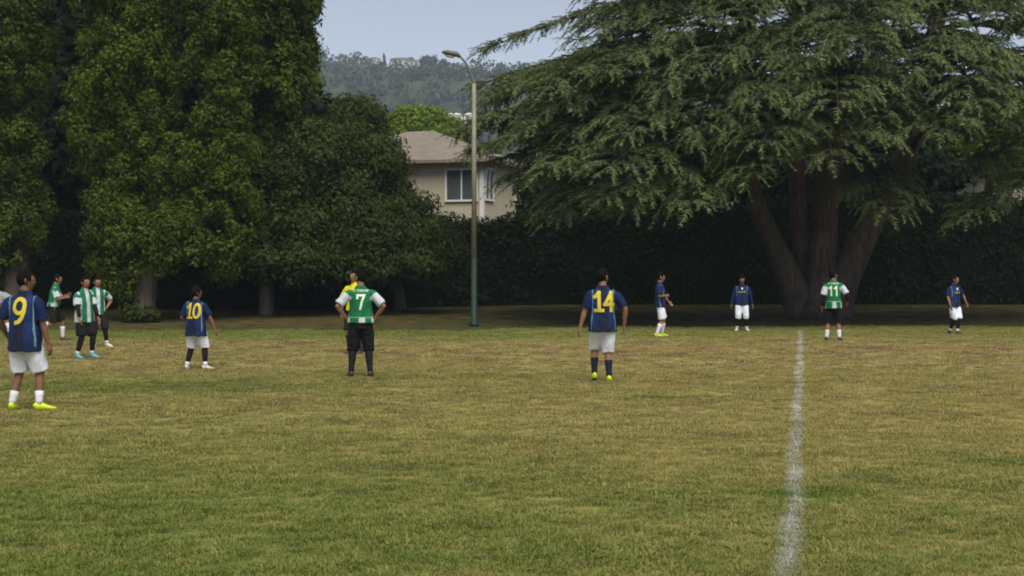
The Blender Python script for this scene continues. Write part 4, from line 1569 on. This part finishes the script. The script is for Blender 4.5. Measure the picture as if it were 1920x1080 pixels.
    def arm_param(c, k):
        S, E = sh[k], elb[k]
        d = E - S
        t = (c - S).dot(d) / d.dot(d)
        return t, (c - (S + d * max(0, min(1, t)))).length

    def shirt_col(c):
        best = None
        for k in range(2):
            sx = -1 if k == 0 else 1
            t, dist = arm_param(c, k)
            out = (c.x - sh[k].x) * sx
            if (t > 0.12 and dist < 0.095 and (c - tor(0.3)).x * sx > 0.13) or out > 0.012:
                best = (k, t)
        z = c.z
        x = c.x - pel.x
        back = c.y < tor(0.3).y * 0.5
        edge = min(abs(c.x - sh[0].x + 0.0), abs(c.x - sh[1].x))
        if kit == 'blue':
            if abs(abs(x) - (0.160 + 0.025 * sst(1.15, 0.85, z))) < 0.0065 and 0.80 < z < 1.45 and (z > 1.1 or back):
                return PIPE
            if best:
                return Vector(BLUE) * 0.62
            cen = sst(0.10, 0.03, abs(x) - 0.02 * math.sin(z * 9))
            low = sst(0.98, 0.80, z)
            c1 = Vector(BLUE).lerp(Vector(NAVY), 0.85 * cen)
            return c1.lerp(Vector(NAVY) * 1.2, 0.6 * low)
        if kit == 'yellow':
            return (0.78, 0.68, 0.02)
        if kit == 'grey':
            return (0.26, 0.28, 0.29)
        # green and white
        if best:
            S, E = sh[best[0]], elb[best[0]]
            if long_sleeve and best[1] > 0.9:
                return KGREEN
            if back or best[1] > 0.35:
                return Vector(KWHITE) if (best[1] > 0.16) else KGREEN
            return KGREEN if best[1] < 0.35 else KWHITE
        if back:
            if z < shirt_hem + (0.16 if number == 'll' else 0.085):
                return KWHITE if (abs(x - 0.02) < 0.05 or abs(x) > 0.172) else KGREEN
            if z < shirt_hem + (0.175 if number == 'll' else 0.1):
                return (0.3, 0.5, 0.32)
            return KGREEN
        return KWHITE if (math.cos(x / 0.19 * 2 * math.pi) > 0.2) else KGREEN

    def shirt_cb(me):
        fold(me, 0.015, 9.0, rz * 3 + loc[0])
        me.update()
        paint(me, shirt_col)
        so = link('shirt', me, MATS['cloth'], root)
        bvh = BVHTree.FromPolygons([v.co.copy() for v in me.vertices], [tuple(p.vertices) for p in me.polygons])
        if number:
            link('number', strokes_mesh(number, num_h * s, num_z * s, num_w * s, 0.02 * s, bvh, xoff=pel.x * s), MATS[num_mat], so)
        if name:
            link('name_print', text_mesh(name, 0.26 * s, 1.405 * s, bvh, xoff=pel.x * s), MATS['print_pale'], so)
        if crest:
            cm = MB()
            pts_ = [(-0.022, 0.03), (0.0, 0.036), (0.022, 0.03), (0.024, 0.0), (0.014, -0.026), (0.0, -0.04), (-0.014, -0.026), (-0.024, 0.0), ]
            vs = []
            for px1, pz1 in [(0, 0)] + pts_:
                hx_ = (pel.x - px1) * s
                hz1 = (1.335 + pz1) * s
                hit = bvh.ray_cast(Vector((hx_, 1.5, hz1)), Vector((0, -1, 0)))
                vs.append(Vector((hx_, (hit[0].y if hit[0] else 0.1) + 0.004, hz1)))
            cm.V = vs
            cm.F = [(0, 1 + (i + 1) % 8, 1 + i) for i in range(8)]
            cm.build('crest', MATS['print_white'], so)
        if sponsor:
            link('sponsor_print', text_mesh('Checoche', 0.24 * s, 1.235 * s, bvh, True, pel.x * s, 0.06), MATS['print_yellow'], so)
    remesh_later(m, 0.0105 if near else 0.0135, 3, 1.0, shirt_cb)
    # ---- shorts
    m = MB()
    m.tube([pel + Vector((0, 0, -0.13)), pel + Vector((0, 0, -0.03)), pel + Vector((0, 0, 0.06))], [(0.145 * g, 0.112 * g), (0.168 * g, 0.124 * g), (0.152 * g, 0.112 * g)], 22, X)
    for k in range(2):
        Hp, K = hips[k], kne[k]
        L = (0.93 - shorts_end) / 0.435
        end = Hp + (K - Hp) * min(L, 1.0)
        if L > 1.0:
            end = K + (ank[k] - K).normalized() * (0.435 * (L - 1.0))
            m.tube([Hp + Vector((0, 0, 0.02)), Hp.lerp(K, 0.4), K, end], [0.086 * g, 0.104 * g, 0.098, 0.098], 18, X)
        else:
            m.tube([Hp + Vector((0, 0, 0.02)), Hp.lerp(end, 0.45), end], [0.086 * g, 0.104 * g, 0.104 * (0.6 + 0.4 * g)], 18, X)
    m.V = [v * s for v in m.V]
    sc_ = {'white': (0.80, 0.82, 0.88), 'black': BLACK}[shorts]

    def shorts_cb(me):
        fold(me, 0.013, 10.0, rz * 5 + loc[0])
        me.update()
        paint(me, lambda c: sc_)
        link('shorts', me, MATS['cloth'], root)
    remesh_later(m, 0.0115 if near else 0.014, 3, 1.0, shorts_cb)
    # ---- socks / leggings and shoes
    for k in range(2):
        K, A = kne[k], ank[k]
        Hp = hips[k]
        def along(z):               # point on the shin for an upright-pose height
            t = (0.495 - z) / 0.41
            return K.lerp(A, max(0, min(1, t)))
        def rr(z):
            t = (0.495 - z) / 0.41
            return float(np.interp(t, [0, 0.15, 0.35, 0.65, 1], [0.056, 0.054, 0.058, 0.044, 0.036]))
        if leg == 'leggings':
            zz = [0.495, 0.45, 0.40, 0.33, 0.25, 0.17]
            mb_ = MB()
            mb_.tube([Hp.lerp(K, 0.7) * s] + [along(z) * s for z in zz], [0.071 * s] + [(rr(z) + 0.007) * s for z in zz], 14, X)
            mb_.build('legging', MATS['sock_black'], root)
            zz = [0.17, 0.13, 0.08]
            mb_ = MB()
            mb_.tube([along(z) * s for z in zz], [(rr(z) + 0.006) * s for z in zz], 14, X)
            mb_.build('sock', MATS['sock_white'], root)
        else:
            zz = [z for z in (0.44, 0.40, 0.36, 0.30, 0.24, 0.18, 0.13, 0.08) if z < sock_top - 0.01]
            zz = [sock_top] + zz
            mb_ = MB()
            mb_.tube([along(z) * s for z in zz], [(rr(z) + (0.009 if i == 0 else 0.007)) * s for i, z in enumerate(zz)], 14, X)
            mb_.build('sock', MATS['sock_' + sock], root)
        yw = (yawL, yawR)[k]
        tp = (toeL, toeR)[k]
        Mf = Matrix.Translation(A) @ Matrix.Rotation(yw, 4, 'Z') @ Matrix.Rotation(-tp, 4, 'X')
        sx = -1 if k == 0 else 1
        mb_ = MB()
        mb_.tube([Mf @ Vector(p) for p in ((0, -0.062, -0.035), (0, -0.055, -0.03), (0, -0.02, -0.022), (0, 0.03, -0.028), (0.0, 0.09, -0.045), (0, 0.15, -0.055), (-sx * 0.006, 0.195, -0.060), (-sx * 0.008, 0.212, -0.064))],
                 [(0.012, 0.018), (0.030, 0.040), (0.040, 0.056), (0.043, 0.050), (0.047, 0.035), (0.046, 0.025), (0.032, 0.018), (0.010, 0.008)], 16, Mf.to_3x3() @ X)
        zmin = -0.082
        for v in mb_.V:
            l_ = Mf.inverted() @ v
            if l_.z < zmin + 0.004:
                l_.z = zmin + 0.004
                v.xyz = (Mf @ l_)
        mb_.V = [v * s for v in mb_.V]
        sho = mb_.build('shoe', MATS['shoe_' + shoe], root)
        mb_ = MB()
        ol = [(-0.022, -0.06), (0.022, -0.06), (0.034, -0.02), (0.034, 0.03), (0.045, 0.09), (0.043, 0.15), (0.025, 0.20), (-0.025, 0.20), (-0.043, 0.15), (-0.045, 0.09), (-0.034, 0.03), (-0.034, -0.02)]
        n_ = len(ol)
        mb_.V = [(Mf @ Vector((a, b_, zz_))) * s for zz_ in (-0.090, -0.074) for a, b_ in ol]
        mb_.F = [tuple(reversed(range(n_))), tuple(range(n_, 2 * n_))] + [(i, (i + 1) % n_, n_ + (i + 1) % n_, n_ + i) for i in range(n_)]
        mb_.build('sole', MATS['sole_dark'] if shoe != 'white' else MATS['shoe_white'], sho, False)
    if under_sleeve:
        for k in range(2):
            S, E, W = sh[k], elb[k], wri[k]
            mb_ = MB()
            mb_.tube([p * s for p in (S.lerp(E, 0.7), E, E.lerp(W, 0.5), E.lerp(W, 0.9))], [0.054 * s, 0.050 * s, 0.046 * s, 0.036 * s], 12, X)
            mb_.build('under_sleeve', MATS['sock_black'], root)
    return root


def face(deg):
    return R(deg)


# local +Y is the way a person faces; rz 0 looks away from the camera, -90 to the right of the picture
person('player in blue number 9 shirt, white shorts, white socks and lime boots', ground_at(46, 771), face(-12), 1.77, 1.08, 'blue',
       0.74, 0.50, 'white', 'socks', 'white', 0.245, 'lime', footL=(-0.17, -0.02, 0), footR=(0.17, 0.03, 0), yawL=0.25, yawR=-0.75,
       handL=(-0.30, 0.10, 0.92), handR=(0.29, 0.06, 0.80), head_yaw=R(-52), skin='skin_brown', number='9', num_h=0.29, num_w=0.048, hair=1.09)
person('player in blue number 14 shirt walking away in navy socks and lime boots', ground_at(1130, 717), face(3), 1.78, 1.08, 'blue',
       0.775, 0.45, 'white', 'socks', 'navy', 0.335, 'lime', footL=(-0.115, 0.10, 0.03), footR=(0.10, -0.02, 0), yawL=0.05, yawR=-0.12, toeL=0.35,
       handL=(-0.345, -0.01, 0.84), handR=(0.335, 0.02, 0.88), poleL=(-1, -0.7, 0), poleR=(1, -0.7, 0), head_yaw=R(-38), number='14', num_w=0.050, hair=1.07)
person('player in green number 7 shirt with hands on hips, black shorts and socks', ground_at(676, 708), face(6), 1.76, 1.06, 'green',
       0.885, 0.435, 'black', 'socks', 'black', 0.44, 'dark', footL=(-0.155, 0, 0), footR=(0.155, 0, 0), yawL=0.2, yawR=-0.2,
       handL=(-0.235, 0.03, 0.965), handR=(0.235, 0.03, 0.965), poleL=(-1, -0.55, 0.1), poleR=(1, -0.55, 0.1), head_yaw=R(32),
       number='7', num_h=0.22, num_w=0.034, num_mat='print_pale', num_z=1.22, name='FC TUISCAP', hair=1.04)
person('short player in blue number 10 shirt with black leggings and white boots', ground_at(367, 694), face(-14), 1.46, 1.16, 'blue',
       0.715, 0.45, 'white', 'leggings', 'white', 0.3, 'white', footL=(-0.20, -0.02, 0), footR=(0.20, 0.02, 0), yawL=0.15, yawR=-0.9,
       handL=(-0.24, 0.16, 0.98), handR=(0.40, 0.10, 0.82), poleR=(1, -0.5, 0), head_yaw=R(-42), skin='skin_brown', number='10', num_h=0.28, num_w=0.045, hair=1.16)
person('player in green number 11 shirt with dark under sleeves and white socks', ground_at(1563, 640), face(-14), 1.74, 0.96, 'green',
       0.80, 0.43, 'black', 'socks', 'white', 0.27, 'dark', footL=(-0.16, 0.0, 0), footR=(0.14, 0.02, 0), yawL=0.1, yawR=-0.3,
       handL=(-0.27, 0.02, 0.84), handR=(0.33, 0.14, 0.96), head_yaw=R(-50), number='ll', num_h=0.21, num_w=0.036, num_mat='print_pale', num_z=1.22,
       name='FC TUISCAP', under_sleeve=True, hair=1.12)
person('referee in bright yellow shirt and black shorts behind the number 7 player', ground_at(666, 664), face(150), 1.74, 1.05, 'yellow',
       0.90, 0.50, 'black', 'socks', 'black', 0.42, 'dark', footL=(-0.12, 0, 0), footR=(0.12, 0.0, 0), handL=(-0.26, 0.08, 0.86), handR=(0.33, 0.02, 0.90), poleR=(1, -.4, 0),
       group='people on the pitch')
person('player in blue shirt side-on with arm bent, white socks and lime boots', ground_at(1237, 632), face(-78), 1.66, 1.0, 'blue',
       0.80, 0.50, 'white', 'socks', 'white', 0.37, 'lime', footL=(-0.12, 0.10, 0), footR=(0.12, -0.12, 0), yawL=0.1, yawR=0.1,
       handL=(-0.26, 0.36, 0.92), handR=(0.16, 0.12, 1.12), poleR=(0.5, -1, 0.1), head_yaw=R(-8), sponsor=True, crest=True, hair=1.04)
person('player facing the camera in long sleeved blue shirt and dark leggings', ground_at(1391, 621), face(176), 1.56, 1.1, 'blue',
       0.80, 0.42, 'white', 'leggings', 'white', 0.3, 'white', footL=(-0.15, 0, 0), footR=(0.15, 0, 0), yawL=0.3, yawR=-0.3,
       handL=(-0.32, 0.05, 0.84), handR=(0.32, 0.05, 0.84), poleL=(-1, -.6, 0), poleR=(1, -.6, 0), head_pitch=-0.25, sponsor=True, crest=True, long_sleeve=True, hair=1.14)
person('player in blue shirt striding with one arm swung out, dark leggings', ground_at(1789, 627), face(-148), 1.58, 1.08, 'blue',
       0.80, 0.48, 'white', 'leggings', 'white', 0.3, 'dark', footL=(-0.03, 0.10, 0), footR=(0.03, -0.12, 0.02), toeR=0.3,
       handL=(-0.46, 0.05, 0.94), handR=(0.30, 0.12, 0.86), poleL=(-1, -.4, 0), poleR=(1, -.6, 0), head_yaw=R(28), sponsor=True, crest=True)
person('player in striped green and white shirt with teal boots and black leggings', ground_at(158, 672), face(-128), 1.62, 1.12, 'green',
       0.76, 0.50, 'black', 'leggings', 'white', 0.3, 'teal', footL=(-0.14, 0.06, 0), footR=(0.15, -0.05, 0), yawL=0.3, yawR=-0.1,
       handL=(-0.20, 0.20, 0.85), handR=(0.25, 0.20, 0.82), head_yaw=R(8), long_sleeve=False, hair=1.1, under_sleeve=True)
person('player in striped shirt with hand on hip, standing behind the teal boots', ground_at(182, 651), face(-150), 1.58, 1.0, 'green',
       0.80, 0.46, 'black', 'leggings', 'white', 0.3, 'white', footL=(-0.22, 0.06, 0), footR=(0.10, 0.0, 0), yawL=0.5,
       handL=(-0.23, 0.03, 0.98), handR=(0.24, 0.10, 0.86), poleL=(-1, -.6, 0), head_yaw=R(12))
person('running player in green and white shirt with bent arms and white socks', ground_at(100, 640), face(-72), 1.66, 1.0, 'green',
       0.88, 0.52, 'black', 'socks', 'white', 0.37, 'dark', footL=(-0.08, 0.22, 0), footR=(0.09, -0.42, 0.34), toeR=0.9, toeL=-0.1,
       handL=(-0.10, 0.34, 1.18), handR=(0.12, 0.30, 1.12), poleL=(-.8, -1, -.2), poleR=(.8, -1, -.2), head_yaw=R(-6), lean=0.10, drop=0.04)
person('bent over person in pale grey top, hidden behind the number 9 player', ground_at(27, 625), face(86), 1.66, 1.0, 'grey',
       0.86, 0.50, 'black', 'socks', 'white', 0.30, 'white', footL=(-0.12, 0.10, 0), footR=(0.12, -0.05, 0),
       handL=(-0.16, 0.30, 0.55), handR=(0.16, 0.30, 0.55), poleL=(-1, -.3, 0), poleR=(1, -.3, 0), lean=1.0, drop=0.08, group='people on the pitch')

dg = bpy.context.evaluated_depsgraph_get()
dg.update()
made = []
for o, cb in TEMP:
    made.append((bpy.data.meshes.new_from_object(o.evaluated_get(dg)), cb))
for o, _ in TEMP:
    me = o.data
    bpy.data.objects.remove(o)
    bpy.data.meshes.remove(me)
for me, cb in made:
    me.materials.clear()
    cb(me)

# ------------------------------------------------------------------ haze
hzm = NT('haze')
pv = hzm.n('ShaderNodeVolumePrincipled')
pv.inputs['Color'].default_value = (0.66, 0.80, 0.95, 1)
pv.inputs['Density'].default_value = 0.00031
hzm.l(pv.outputs[0], hzm.out.inputs['Volume'])
V, Fc = box_lists((0, 540, 75), (2700, 980, 79))
tag(link('haze', from_lists('haze', V, Fc), hzm.m, None, False), 'thin pale blue haze hanging in the air', 'haze', kind='stuff')
